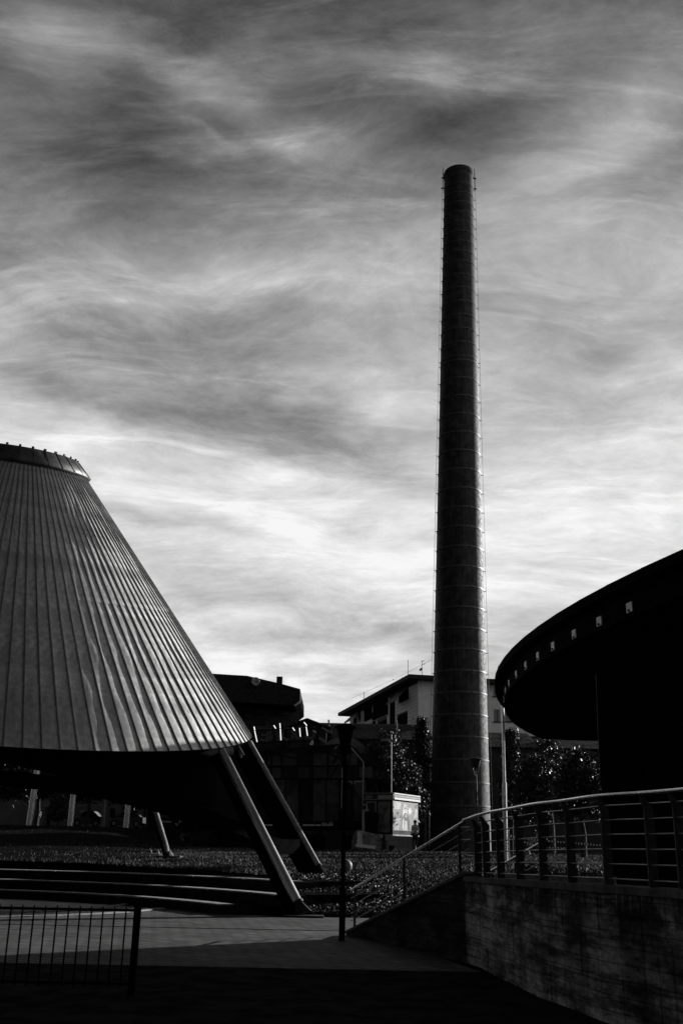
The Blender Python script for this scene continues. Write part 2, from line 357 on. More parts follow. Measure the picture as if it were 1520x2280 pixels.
# ------------------------------------------------------------------ grass
def in_plaza(x, y): 
    r = np.hypot(x-TC[0], y-TC[1]); return ((x < -1.2) & (r < 18.4)) | (y < 27.1) & (x < 2.3)
def grass(name, n, x0, x1, y0, y1, h0, h1, w, keep=None):
    x = rng.uniform(x0, x1, n*2); y = y0+(y1-y0)*rng.uniform(0, 1, n*2)**1.25
    k = ~in_plaza(x, y)
    if keep is not None: k &= keep(x, y)
    # clumping
    d = (np.sin(x*2.1+3*np.sin(y*.8))*np.cos(y*1.7+2*np.sin(x*.9))+1)/2; k &= rng.uniform(0, 1, len(x)) < .35+.65*d
    x, y = x[k][:n], y[k][:n]; z = ground_z(x, y)-.04; n = len(x)
    a = rng.uniform(0, 2*np.pi, n); h = rng.uniform(h0, h1, n)*(.6+.8*rng.uniform(0, 1, n)); lx = rng.normal(0, .35, n)*h; ly = rng.normal(0, .35, n)*h
    ww = w*rng.uniform(.6, 1.4, n); c, s = np.cos(a)*ww, np.sin(a)*ww
    v = np.empty((n, 3, 3)); v[:, 0] = np.stack([x-c, y-s, z], 1); v[:, 1] = np.stack([x+c, y+s, z], 1); v[:, 2] = np.stack([x+lx, y+ly, z+h], 1)
    me = bpy.data.meshes.new(name); me.vertices.add(n*3); me.vertices.foreach_set('co', v.ravel()); me.loops.add(n*3); me.loops.foreach_set('vertex_index', np.arange(n*3, dtype=np.int32))
    me.polygons.add(n); me.polygons.foreach_set('loop_start', np.arange(0, n*3, 3, dtype=np.int32)); me.update(); me.validate()
    me.materials.append(M_grass); o = bpy.data.objects.new(name, me); COL.objects.link(o)
    return tag(o, 'short rough grass covering the lawn', 'grass', kind='stuff')
grass('lawn_grass', 230000, -12, 16, 27.2, 66, .04, .09, .011, keep=lambda x, y: rng.uniform(0, 1, len(x)) < np.clip((x+9.5)/3, .12, 1))  # thinned on the left, where bare dark soil stands in for shade
grass('bank_grass', 9000, -45, -12, 38, 80, .05, .10, .011)
grass('terrace_edge_grass', 9000, -18, -1, 36, 39.5, .08, .16, .010, keep=lambda x, y: np.abs(np.hypot(x-TC[0], y-TC[1])-18.9) < .35)

# ------------------------------------------------------------------ leaning cone pavilion
ax = Vector((.0996, -.1988, 1)).normalized()
ax = Vector((0.1, -0.2, 1.0)).normalized(); e1 = (Vector((1, 0, 0))-ax*ax.x).normalized(); e2 = ax.cross(e1)
R0, KS, HJ, HT = 8.637, .843, 3.712, 7.62
con = thing('cone_pavilion', 'leaning metal clad cone raised on slanting tubular legs', 'pavilion', (-11.352, 32, EYE+3.991))
MC = Matrix(((e1.x, e2.x, ax.x, 0), (e1.y, e2.y, ax.y, 0), (e1.z, e2.z, ax.z, 0), (0, 0, 0, 1)))
con.matrix_world = Matrix.Translation((-11.352, 32, EYE+3.991)) @ MC
NP = 120; DT = 2*math.pi/NP; TH0 = .461
def panel_mesh(h0, h1, off, seed, nm):
    r = np.random.default_rng(seed); nw, nh = 7, 22; vs = []; fs = []
    ph = r.uniform(0, 6.28, 8); am = r.uniform(.3, 1, 8)
    for j in range(nh+1):
        h = h0+(h1-h0)*j/nh; R = R0-KS*h
        for i in range(nw+1):
            f = i/nw; t = DT*(f-.0)
            e = math.sin(math.pi*f)*min(1, .25+3*j/nh, .25+3*(1-j/nh))
            wv = .017*am[0]*math.sin(1.9*h+ph[0]+2*f)+.011*am[1]*math.sin(3.7*h+ph[1]-3*f)+.006*am[2]*math.sin(7.3*h+ph[2]+4*f)
            d = e*(wv+.004)+off
            vs.append(((R+d*.77)*math.sin(t), -(R+d*.77)*math.cos(t), h+d*.64))
    for j in range(nh):
        for i in range(nw): fs.append((j*(nw+1)+i, j*(nw+1)+i+1, (j+1)*(nw+1)+i+1, (j+1)*(nw+1)+i))
    # turned-in bottom edge gives the sheet thickness
    o = len(vs)
    for i in range(nw+1): x, y, z = vs[i]; vs.append((x, y, z)); vs.append((x*.9985, y*.9985, z-.002))
    for i in range(nw): fs.append((o+2*i+1, o+2*i+3, o+2*i+2, o+2*i))
    me = bpy.data.meshes.new(nm); me.from_pydata(vs, [], fs); me.polygons.foreach_set('use_smooth', [True]*len(fs)); me.materials.append(M_zinc); return me
low = [panel_mesh(0, HJ, 0, 100+i, 'panel') for i in range(9)]
upm = [panel_mesh(HJ-.05, HT, .010, 200+i, 'panel') for i in range(9)]
def seam_mesh():
    b = MB(); vs = []; w = .012; hh = .044
    for h in (-.01, HT):
        R = R0-KS*h; c = Vector((0, -R, h)); n = Vector((0, -.765, .645)); s = Vector((1, 0, 0))
        vs += [c-s*w-n*.02, c+s*w-n*.02, c+s*w+n*hh, c-s*w+n*hh]
    b.add(vs, [(0, 1, 5, 4), (1, 2, 6, 5), (2, 3, 7, 6), (3, 0, 4, 7), (0, 3, 2, 1), (4, 5, 6, 7)])
    me = bpy.data.meshes.new('seam'); me.from_pydata(b.v, [], b.f); me.materials.append(M_seam); return me
sm = seam_mesh()
for i in range(NP):
    Mr = Matrix.Rotation(TH0+i*DT, 4, 'Z')
    inst(low[random.randrange(9)], 'panel', con, Mr); inst(upm[random.randrange(9)], 'panel', con, Mr); inst(sm, 'seam', con, Mr)
def local(mb, name, m):
    me = bpy.data.meshes.new(name); me.from_pydata(mb.v, [], mb.f); me.polygons.foreach_set('use_smooth', mb.sm)
    bm = bmesh.new(); bm.from_mesh(me); bmesh.ops.recalc_face_normals(bm, faces=bm.faces); bm.to_mesh(me); bm.free()
    me.materials.append(m); o = bpy.data.objects.new(name, me); COL.objects.link(o); o.parent = con; return o
# collar of folded sheets round the top opening
b = MB(); b.lathe((0, 0, 0), [(2.0, 7.58), (2.30, 7.64), (2.34, 7.70), (1.90, 8.17), (1.80, 8.20), (1.6, 8.1)], 60); col_ = local(b, 'collar', M_zincd)
bs = MB(); bs.add([(-.012, -2.355, 7.70), (.012, -2.355, 7.70), (.012, -1.90, 8.19), (-.012, -1.90, 8.19), (-.012, -2.30, 7.68), (.012, -2.30, 7.68), (.012, -1.86, 8.1), (-.012, -1.86, 8.1)], [(0, 1, 2, 3), (4, 7, 6, 5), (0, 4, 5, 1), (2, 6, 7, 3), (0, 3, 7, 4), (1, 5, 6, 2)])
bs.box((0, -1.84, 8.22), (.07, .07, .06))
mes = bpy.data.meshes.new('collar_seam'); mes.from_pydata(bs.v, [], bs.f); mes.materials.append(M_zincd)
for i in range(30):
    o = bpy.data.objects.new('collar_seam', mes); COL.objects.link(o); o.parent = col_; o.matrix_local = Matrix.Rotation(i*2*math.pi/30+.1, 4, 'Z')
b = MB(); b.lathe((0, 0, 0), [(1.0, 7.9), (1.6, 8.0), (.0, 8.0)], 40); local(b, 'top_cover', M_black)
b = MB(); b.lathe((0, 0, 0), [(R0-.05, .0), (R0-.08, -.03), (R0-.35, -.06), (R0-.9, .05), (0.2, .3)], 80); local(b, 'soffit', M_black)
# dark drum hanging below the cone with a sloping floor
inv = con.matrix_world.inverted()
b = MB(); vs = []; n = 72
for k in range(n):
    t = 2*math.pi*k/n; sx_, cx_ = math.sin(t), -math.cos(t)
    top = con.matrix_world @ Vector((7.6*sx_, 7.6*cx_, .05)); 
    wx_, wy_ = -11.0+7.3*sx_, 31.6+7.3*cx_
    wz = EYE+1.85-.19*(wx_+7.8)
    vs += [inv @ top, inv @ Vector((wx_, wy_, wz))]
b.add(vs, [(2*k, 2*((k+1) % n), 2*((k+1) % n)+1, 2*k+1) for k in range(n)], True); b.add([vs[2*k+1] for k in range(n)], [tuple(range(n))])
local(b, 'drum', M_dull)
# sloping walkway ring under the drum
pts = [(-60, 1726, 25), (30, 1734, 25.5), (160, 1747, 26), (290, 1768, 26.8), (400, 1796, 27.6), (470, 1818, 28.4), (545, 1848, 29.6), (595, 1872, 30.6), (625, 1884, 31.4), (650, 1886, 32.2), (668, 1876, 33)]
b = MB(); P = [at(*p) for p in pts]; ring = []
for i, p in enumerate(P):
    hh = .17 if i < 7 else (.18, .21, .21, .10)[i-7]; inw = Vector((-.55, .83, 0))*1.6
    ring.append([inv @ (p+Vector((0, 0, -hh))), inv @ (p+Vector((0, 0, hh))), inv @ (p+inw+Vector((0, 0, hh))), inv @ (p+inw+Vector((0, 0, -hh*.6)))])
for i in range(len(ring)-1):
    a, c = ring[i], ring[i+1]; b.add(a+c, [(0, 1, 5, 4), (1, 2, 6, 5), (2, 3, 7, 6), (3, 0, 4, 7)])
b.add(ring[0], [(0, 1, 2, 3)]); b.add(ring[-1], [(3, 2, 1, 0)]); local(b, 'walkway', M_dull)
# legs
def leg(foot, top, r, fin=.0, m=None):
    b = MB(); foot = Vector(foot); top = Vector(top); d = (top-foot).normalized()
    b.tube([foot+d*.35, top], [r, r], 28)
    l = b.build('leg', m or M_legs, None); l.parent = con; l.matrix_parent_inverse = con.matrix_world.inverted()
    if fin:      # dark web plate along the inner side of the tube
        sd = d.cross(Vector((0, 1, 0))).normalized(); sd = -sd if sd.x > 0 else sd
        b = MB(); o_ = sd*(r*.6+fin/2)+Vector((0, r*.5, 0)); b.beam(foot+d*.1+o_, top+o_, .10, fin, up=sd); q = b.build('web_plate', M_dull, None); q.parent = l
    c = MB(); c.tube([foot+d*.33, foot+d*.40], r*1.25, 24); c.tube([foot, foot+d*.33], [r*1.9, r*1.0], 8, smooth=False)
    c.box((foot.x, foot.y, foot.z-.0), (1.0, 1.0, .06)); q = c.build('leg_base', M_dark, None); q.parent = l
    return l
f1 = at(677, 2040, 27.2); f1.z = .02; leg(f1, at(494, 1672, 29.2), .125, .30)
c = MB(); tp = at(494, 1676, 29.2); c.tube([tp+Vector((.05, 0, .02)), tp+Vector((.30, .1, .06))], .11, 16); q = c.build('leg_stub', M_offw, None); q.parent = con; q.matrix_parent_inverse = con.matrix_world.inverted()
f2 = at(722, 1944, 34); leg((f2.x, f2.y, gz(f2.x, f2.y)), at(556, 1652, 35.5), .085, .62, mat('pale_leg_paint', .5, .45))
f3 = at(377, 1906, 42); leg((f3.x, f3.y, gz(f3.x, f3.y)), at(320, 1718, 38), .10, .14)
for (pa, pb) in (((372, 1690, 33), (400, 1745, 33)), ((531, 1662, 31), (542, 1682, 31)), ((533, 1668, 31.2), (536, 1688, 31.2))):
    c = MB(); c.tube([at(*pa), at(*pb)], .045, 10); q = c.build('strut', M_offw, None); q.parent = con; q.matrix_parent_inverse = con.matrix_world.inverted()

# ------------------------------------------------------------------ chimney
CY = 75.0
pb = at(1024, 1890, CY); pt_ = at(1020.5, 388, CY); base_c = Vector((pb.x, CY, gz(pb.x, CY)-.1)); top_c = Vector((pt_.x, CY, pt_.z))
chi = thing('factory_chimney', 'tall tapering round factory chimney bound with steel hoops', 'chimney', base_c)
def cpt(z): f = (z-base_c.z)/(top_c.z-base_c.z); return base_c.lerp(top_c, f)
def crad(z): f = (z-base_c.z)/(top_c.z-base_c.z); return 2.20+(1.27-2.20)*f**.92
zs = np.linspace(base_c.z, top_c.z, 60)
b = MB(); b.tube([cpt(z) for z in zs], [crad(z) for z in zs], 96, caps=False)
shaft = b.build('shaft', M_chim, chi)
b = MB(); zt = top_c.z; b.lathe((top_c.x, top_c.y, 0), [(crad(zt)+.0, zt-.5), (crad(zt)+.07, zt-.42), (crad(zt)+.07, zt-.05), (crad(zt)+.03, zt), (crad(zt)-.22, zt), (crad(zt)-.25, zt-2)], 72)
b.build('rim', mat('dark_chimney_rim', .03, .8), chi)
b = MB(); b.lathe((top_c.x, top_c.y, 0), [(crad(zt)+.05, zt+.004), (crad(zt)+.05, zt+.05), (crad(zt)-.2, zt+.05), (crad(zt)-.2, zt+.004)], 72); b.build('cap_ring', M_band, chi)
hoops = list(np.arange(3.0, 40, 1.60))+[]
z = 40.2
while z < zt-.8: hoops.append(z); z += 1.30 if z < 48 else 1.0
for z in hoops:
    c = cpt(z); r = crad(z); b = MB(); b.lathe((c.x, c.y, z), [(r-.01, -.05), (r+.028, -.05), (r+.028, .05), (r-.01, .05)], 72, False)
    for a in (-2.75, -1.2, .25, 1.9): b.box((c.x+(r+.06)*math.cos(a), c.y+(r+.06)*math.sin(a), z), (.06, .14, .12), a)
    b.build('hoop', M_band, chi)
for sgn, y0 in ((-1, 0), (1, 0)):          # lightning conductors standing off both flanks
    b = MB(); P = []
    for z in np.linspace(4, zt+.1, 50):
        c = cpt(min(z, zt)); r = crad(min(z, zt)); P.append((c.x+sgn*(r+.17), c.y-.1, z))
    b.tube(P, .013, 6)
    for z in hoops[::1]:
        c = cpt(z); r = crad(z); b.beam((c.x+sgn*(r-.02), c.y-.1, z), (c.x+sgn*(r+.19), c.y-.1, z), .035, .035)
    for z in (zt-1.6, zt-.5): c = cpt(z); r = crad(z); b.beam((c.x+sgn*(r-.02), c.y-.1, z), (c.x+sgn*(r+.28), c.y-.1, z), .09, .09)
    b.build('lightning_conductor', M_dark, chi)
    b = MB(); c = cpt(zt); b.tube([(c.x+sgn*(crad(zt)+.12), c.y-.15, zt-1.6), (c.x+sgn*(crad(zt)+.12), c.y-.15, zt+.5)], .03, 6); b.build('lightning_rod', M_dark, chi)

# ------------------------------------------------------------------ round hall on the right
RC = (46.68, 31.6); RR = 41.2; HZ = EYE+6.0
hall = thing('round_hall', 'dark round hall under a broad flat overhanging roof', 'building', (7, 27, 1.2))
def rp(r, y):          # point of the rim circle at world y
    return RC[0]-math.sqrt(r*r-(y-RC[1])**2)
yr = list(np.linspace(12, 50, 25))
b = MB(); vs = []
def inner(y, x): return x+3.2 if y < 17 else max(x+1.6, (.37*y+.8) if y < 26.3 else (.262*y+.5))
prof = []
for y in yr:
    xo = rp(RR, y); xi2 = rp(RR-.3, y); xin = inner(y, xo)
    prof.append([(xo, y, HZ), (xo, y, HZ-.20), (xi2, y, HZ-.24), (xi2, y, HZ-.80), (xin, y, HZ-.84), (xin, y, HZ+.12)])
m_ = 6
for i in range(len(prof)):
    vs += prof[i]
b.add(vs, [(i*m_+k, i*m_+(k+1) % m_, (i+1)*m_+(k+1) % m_, (i+1)*m_+k) for i in range(len(prof)-1) for k in range(m_)])
b.add(prof[0], [tuple(range(m_))]); b.add(prof[-1], [tuple(range(m_))[::-1]])
b.build('roof', M_black, hall)
for i in range(len(yr)-1):       # fascia sheets, each proud of the rim with a gap between
    y0, y1 = yr[i]+.02, yr[i+1]-.02; x0, x1 = rp(RR, yr[i])-.02, rp(RR, yr[i+1])-.02
    b = MB(); b.beam((x0, y0, HZ-.09), (x1, y1, HZ-.09), .03, .24); b.build('fascia_sheet', M_zincd if y0 > 36 else M_black, hall)
# pale bracket plates on the drum below the rim
for px, py in [(1400, 1340), (1334, 1372), (1278, 1401), (1231, 1427), (1197, 1455), (1170, 1473), (1149, 1494), (1133, 1514), (1125, 1530), (1121, 1547)]:
    # find the spot on the ring of brackets
    best = None
    for y in np.linspace(18, 47, 600):
        p = at(px, py, y); e = abs(p.x-rp(RR-.31, y))+.02*abs(p.z-HZ+.58)
        if best is None or e < best[0]: best = (e, y, p)
    y = best[1]; x = rp(RR-.31, y); tx = rp(RR-.31, y+.2)-x; t = math.atan2(.2, tx)
    b = MB(); b.box((x-.015, y, HZ-.58), (.27, .03, .23), t); q = b.build('bracket_plate', mat('pale_bracket', .9, .6), hall)
    b = MB(); b.tube([(x-.02, y-.0, HZ-.66), (x-.06, y-.0, HZ-.66)], .03, 8); b.build('bolt', M_black, q)
body = [(6.62, 25.7), (8.6, 24.2), (15, 24), (15, 32.6)]
b = MB(); b.prism(body, .6, HZ-.80); wl = b.build('wall', M_black, hall)
b = MB(); b.tube([at(1327, 1502, 25.4), at(1336, 1735, 25.4)], .025, 8); b.build('downpipe', M_dark, hall)
b = MB(); b.prism([(15.2, 24), (34, 20), (34, 2), (15, 2), (10, 8), (9.4, 20)], .0, HZ-.5); b.build('wing', M_far, hall)

# ------------------------------------------------------------------ retaining wall, railings, stair
posts = [(1048, 1820, 16.9), (1066, 1814, 16.4), (1096, 1807, 15.4), (1137, 1800, 14.5), (1187, 1790.5, 13.4), (1247, 1783.6, 12.6), (1326, 1772.5, 11.6), (1421, 1766, 10.9), (1484, 1761, 10.4), (1580, 1752, 9.6), (1700, 1741, 8.7)]
def cop(px): return 1951+(px-1034)*.0636
line = [at(1034, cop(1034), 17.05)]+[at(p[0], cop(p[0]), p[2]) for p in posts[1:]]
zc = 1.27
wl = thing('retaining_wall', 'stained board-marked concrete retaining wall below the curved railing', 'wall', (2.6, 14, 0))
zt0 = [p.z for p in line]
def nrm(a, b_): d = (b_-a); d.z = 0; d.normalize(); return Vector((-d.y, d.x, 0))
fine = []
for i in range(len(line)-1):
    for k in range(2): fine.append(line[i].lerp(line[i+1], k/2))
fine.append(line[-1])
rows = [(0.0, .40), (.40, .83), (.83, None)]
for i in range(0, len(fine)-1):
    a, c = fine[i], fine[i+1]; d = (c-a).normalized(); n = nrm(a, c)   # n points away from the viewer side
    if n.y < 0: n = -n
    for (z0, z1) in rows:
        za = (z1 or a.z-.08); zb = (z1 or c.z-.08); g_ = .006; e = random.uniform(-.006, .006)
        p0 = a+d*g_+n*e; p1 = c-d*g_+n*e; b = MB()
        b.hexa([(p0.x, p0.y, z0+g_), (p1.x, p1.y, z0+g_), (p1.x+n.x*.2, p1.y+n.y*.2, z0+g_), (p0.x+n.x*.2, p0.y+n.y*.2, z0+g_),
                (p0.x, p0.y, za-g_), (p1.x, p1.y, zb-g_), (p1.x+n.x*.2, p1.y+n.y*.2, zb-g_), (p0.x+n.x*.2, p0.y+n.y*.2, za-g_)])
        b.build('panel', M_conc, wl)
b = MB()
for i in range(len(fine)-1):
    a, c = fine[i], fine[i+1]; n = nrm(a, c); n = n if n.y > 0 else -n
    b.hexa([(a.x+n.x*.02, a.y+n.y*.02, 0), (c.x+n.x*.02, c.y+n.y*.02, 0), (c.x+n.x*.3, c.y+n.y*.3, 0), (a.x+n.x*.3, a.y+n.y*.3, 0), (a.x+n.x*.02, a.y+n.y*.02, a.z-.1), (c.x+n.x*.02, c.y+n.y*.02, c.z-.1), (c.x+n.x*.3, c.y+n.y*.3, c.z-.1), (a.x+n.x*.3, a.y+n.y*.3, a.z-.1)])
b.build('core', M_joint, wl)
for i in range(0, len(fine)-1):
    a, c = fine[i], fine[i+1]; n = nrm(a, c); n = n if n.y > 0 else -n; d = (c-a).normalized()*.004
    b = MB(); q = []
    for zz in (-.078, 0.):
        for p, s_ in ((a+d, -.03), (c-d, -.03), (c-d, .36), (a+d, .36)): q.append((p.x+n.x*s_, p.y+n.y*s_, p.z+zz))
    b.hexa(q); b.build('coping', M_cop, wl)
ral = thing('curved_railing', 'curved steel railing with flat posts and thin bars on the concrete wall', 'railing', (2.6, 14, 1.25))
hr = [at(*p) for p in posts]
b = MB(); hp = [at(1030, 1827, 17.15)]+hr
sm_ = []
for i in range(len(hp)-1):      # smooth the handrail
    for k in range(6):
        t = k/6; p0 = hp[max(i-1, 0)]; p1 = hp[i]; p2 = hp[i+1]; p3 = hp[min(i+2, len(hp)-1)]
        sm_.append(.5*((2*p1)+(p2-p0)*t+(2*p0-5*p1+4*p2-p3)*t*t+(3*p1-p0-3*p2+p3)*t**3))
sm_.append(hp[-1]); b.tube(sm_, .021, 12); b.build('handrail', M_rail, ral)
foot_ = []
for i, (px, py, Y) in enumerate(posts):
    if i >= 10: break
    t = hr[i]; ba = at(px+ (px-760)*.012, cop(px), Y); ba = Vector((t.x, t.y, ba.z)); nx_ = hr[i+1]-hr[i]; nx_.z = 0; nx_.normalize(); n = Vector((-nx_.y, nx_.x, 0)); n = n if n.y > 0 else -n
    b = MB(); off = n*.10-nx_*.0
    w = .058; th = .008; A = ba+off; B = Vector((A.x, A.y, t.z-.16)); vw = n*1.0
    q = []
    for P_ in (A, B):
        q += [P_-vw*w-nx_*th, P_+vw*w-nx_*th, P_+vw*w+nx_*th, P_-vw*w+nx_*th]
    b.hexa(q)
    C_ = t+Vector((0, 0, -.03))+n*.03
    q = [B-vw*w-nx_*th, B+vw*w-nx_*th, B+vw*w+nx_*th, B-vw*w+nx_*th, C_-vw*.03-nx_*th, C_+vw*.02-nx_*th, C_+vw*.02+nx_*th, C_-vw*.03+nx_*th]
    b.hexa(q); b.build('post', M_plate, ral); foot_.append((A, B, n))
for k in range(6):
    b = MB(); f = (k+.42)/6.1; b.tube([A.lerp(Vector((A.x, A.y, hr[i].z)), f)-n*.02 for i, (A, B, n) in enumerate(foot_)], .0085, 8); b.build('bar', M_steel, ral)
# stair with its stringer wall and rail
s0 = at(770, 2086, 21.8); s1 = at(1035, 1948, 17.2); s0.z = 0.02
stw = thing('stair_wall', 'dark sloping concrete wall carrying the stair railing', 'wall', (1, 19.5, 0))
dd = (s1-s0); dd.z = 0; dd.normalize(); nn = Vector((-dd.y, dd.x, 0)); nn = nn if nn.x > 0 else -nn
b = MB(); q = []
for p, zz in ((s0, s0.z), (s1, s1.z)): q.append((p, zz))
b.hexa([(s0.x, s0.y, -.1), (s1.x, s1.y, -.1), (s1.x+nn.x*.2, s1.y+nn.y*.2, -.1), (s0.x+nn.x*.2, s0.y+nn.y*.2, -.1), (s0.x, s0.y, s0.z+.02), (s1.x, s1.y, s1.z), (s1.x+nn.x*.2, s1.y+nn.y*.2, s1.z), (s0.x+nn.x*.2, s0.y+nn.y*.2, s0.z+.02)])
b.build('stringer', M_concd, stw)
b = MB(); b.beam(s0+nn*.1+Vector((0, 0, .04)), s1+nn*.1+Vector((0, 0, .025)), .26, .045); b.build('coping', M_cop, stw)
stp = thing('stair', 'concrete stair rising behind the sloping wall', 'stair', (1.6, 20, 0))
N = 8
for k in range(N):
    a = s0.lerp(s1, k/N)+nn*.22; c = s0.lerp(s1, 1)+nn*.22; z1_ = s1.z*(k+1)/N-.12
    zb_ = s1.z*k/N-.12 if k else 0.01
    b = MB(); q = []
    for zz in (zb_, z1_-.004):
        for p in (a, c, c+nn*2.0, a+nn*2.0): q.append((p.x, p.y, zz))
    b.hexa(q); b.build('step', M_step, stp)
def sloped_rail(name, label, A0, A1, B0, B1, ps, nb=5, ext=None):
    """A0-A1 handrail ends, B0-B1 base line ends, ps post positions 0..1"""
    t = thing(name, label, 'railing', tuple(B0))
    b = MB(); b.tube([A0, A1]+([ext] if ext else []), .024, 12); b.build('handrail', M_rail, t)
    for f in ps:
        b = MB(); p = B0.lerp(B1, f); q = A0.lerp(A1, f); b.beam((p.x, p.y, p.z), (p.x, p.y, q.z-.02), .012, .05, up=(1, .3, 0)); b.build('post', M_plate, t)
    for k in range(nb):
        f = (k+.75)/(nb+.9); b = MB(); b.tube([B0.lerp(A0, f), B1.lerp(A1, f)], .0085, 8); b.build('bar', M_steel, t)
    return t
rA0, rA1 = at(763, 1981, 21.8), at(1048, 1821.5, 17.0)
B0 = s0+nn*.1; B1 = s1+nn*.1; rA0 = Vector((B0.x, B0.y, rA0.z)); rA1 = Vector((B1.x, B1.y, at(1045, 1822, B1.y).z))
sr = sloped_rail('stair_railing', 'straight sloping steel railing going down the stair wall', rA0, rA1, B0, B1, (.04, .5, .93), 5, hp[0])
b = MB(); e = line[0]; 
for k in range(4):
    zz = e.z+.16+.2*k; P0 = B0.lerp(B1, .93); b.tube([(P0.x, P0.y, zz), (e.x+.12, e.y+.1, zz)], .0085, 8)
b.build('landing_bar', M_steel, sr)
fa, fb = at(1212, 1871, 20.5), at(1040, 1969, 23.5); g0 = Vector((fb.x, fb.y, fb.z-1.0)); g1 = Vector((fa.x, fa.y, fa.z-1.0))
sloped_rail('far_stair_railing', 'second sloping steel railing seen through the curved railing bars', fb, fa, g0, g1, (.05, .35, .65, .97), 5)
# low kerb with flowers behind the wall
kb = MB(); kb.beam(at(1150, 1961, 15.9)+Vector((0, 1.2, 0)), at(1420, 1968, 15.5)+Vector((0, 1.2, 0)), .3, .12); kb_o = kb.build('planter_kerb', M_step); tag(kb_o, 'pale low planter kerb behind the wall and its curved railing', 'kerb')

# ------------------------------------------------------------------ foreground fence
FY = 12.8
fen = thing('picket_fence', 'black metal picket fence ending in a square post', 'fence', (-3.9, FY, 0))
def fz(h): return h
b = MB(); px0 = at(305, 2050, FY).x; b.box((px0, FY, .50), (.075, .075, 1.03)); b.box((px0, FY, 1.02), (.095, .095, .02)); b.build('end_post', M_black, fen)
pk = MB(); pk.box((0, 0, .52), (.016, .016, .86)); pk.box((0, 0, .955), (.010, .010, .03)); me0 = None
for k in range(1, 32):
    x = px0-.137*k
    if me0 is None: o = pk.build('picket', M_black, fen, origin=(0, 0, 0)); me0 = o.data; o.location = Vector((x, FY, 0))-Vector(fen.location)
    else: o = bpy.data.objects.new('picket', me0); COL.objects.link(o); o.parent = fen; o.location = Vector((x, FY, 0))-Vector(fen.location)
for zz in (.13, .93): b = MB(); b.beam((px0, FY, zz), (px0-4.4, FY, zz), .03, .012, up=(0, 1, 0)); b.build('rail', M_black, fen)
b = MB(); b.box((px0-4.4, FY, .50), (.075, .075, 1.03)); b.build('end_post', M_black, fen)

# ------------------------------------------------------------------ lamps
def bowl_lamp(label, x, y, H, head=.42, r=.045, mm=None, group='bowl headed street lamps'):
    z0 = gz(x, y) if y > 27 else 0.; t = thing('street_lamp', label, 'street lamp', (x, y, z0), group); mm = mm or M_black
    b = MB(); b.tube([(x, y, z0), (x, y, z0+.9), (x, y, z0+.95), (x, y, z0+H-.62)], [r*1.35, r*1.35, r, r*.8], 14); b.build('pole', mm, t)
    hw = head/2; hz = z0+H
    b = MB(); b.lathe((x, y, hz), [(.0, -.60), (.06, -.60), (.10, -.47), (hw*.50, -.42), (hw*.56, -.36), (hw*.82, -.10), (hw*.86, -.05)], 28); b.build('bowl', mm, t)
    b = MB(); b.lathe((x, y, hz), [(0, .03), (hw*.6, .02), (hw*1.12, -.03), (hw*1.12, -.05), (0, -.05)], 32); b.build('hood', mm, t)
    b = MB()
    for a in (0.3, 2.4, 4.5): b.tube([(x+.05*math.cos(a), y+.05*math.sin(a), hz-.85), (x+.11*math.cos(a), y+.11*math.sin(a), hz-.66), (x+hw*.6*math.cos(a), y+hw*.6*math.sin(a), hz-.42)], .012, 6)
    b.build('bracket', mm, t); return t
bowl_lamp('tall black lamp nearest the camera, left of the stair railing', .17, 20.6, 4.04, .39)
l2 = at(1063, 1895, 50); bowl_lamp('slim dark lamp at the right foot of the chimney', l2.x, 50, 4.6, .62, .05, M_dark)
l3 = at(870, 1850, 62); tl = thing('flat_lamp', 'thin lamp post with a flat horizontal head before the bushes', 'street lamp', (l3.x, 62, gz(l3.x, 62)))
b = MB(); z0 = gz(l3.x, 62); zh = at(870, 1648, 62).z; b.tube([(l3.x, 62, z0), (l3.x, 62, zh+.35)], .04, 8); b.build('pole', M_steel, tl)
b = MB(); b.beam(at(848, 1648, 62), at(877, 1648, 62), .3, .08); b.beam(at(877, 1648, 62), at(880, 1653, 62), .2, .05); b.build('lamp_head', M_steel, tl)
# flagpole
fp = at(1125, 1905, 46); ft = at(1118.5, 1572, 46); zf = gz(fp.x, 46)
t = thing('flagpole', 'tall thin stepped steel pole between the chimney and the round roof', 'pole', (fp.x, 46, zf))
mid = at(1121.5, 1742, 46); mid.x = (fp.x+ft.x)/2
b = MB(); b.tube([(fp.x, 46, zf), (mid.x, 46, mid.z)], .10, 16); b.build('lower_tube', M_legs, t)
b = MB(); b.tube([(mid.x, 46, mid.z), (ft.x, 46, ft.z+1)], .07, 16); b.build('upper_tube', M_legs, t)

# ------------------------------------------------------------------ ball bollard, things on the lawn
p = at(771, 1928, 36); b = MB(); prof = [(.20*math.sin(a), -.20*math.cos(a)+.18) for a in np.linspace(0, math.pi, 16)]
zg = at(770, 1940, 36).z; b.lathe((p.x, p.y, zg), prof, 28); o = b.build('ball_bollard', mat('stone_ball', .30, .6), origin=(p.x, p.y, zg)); tag(o, 'round stone ball on the grass beside the near lamp post', 'bollard')

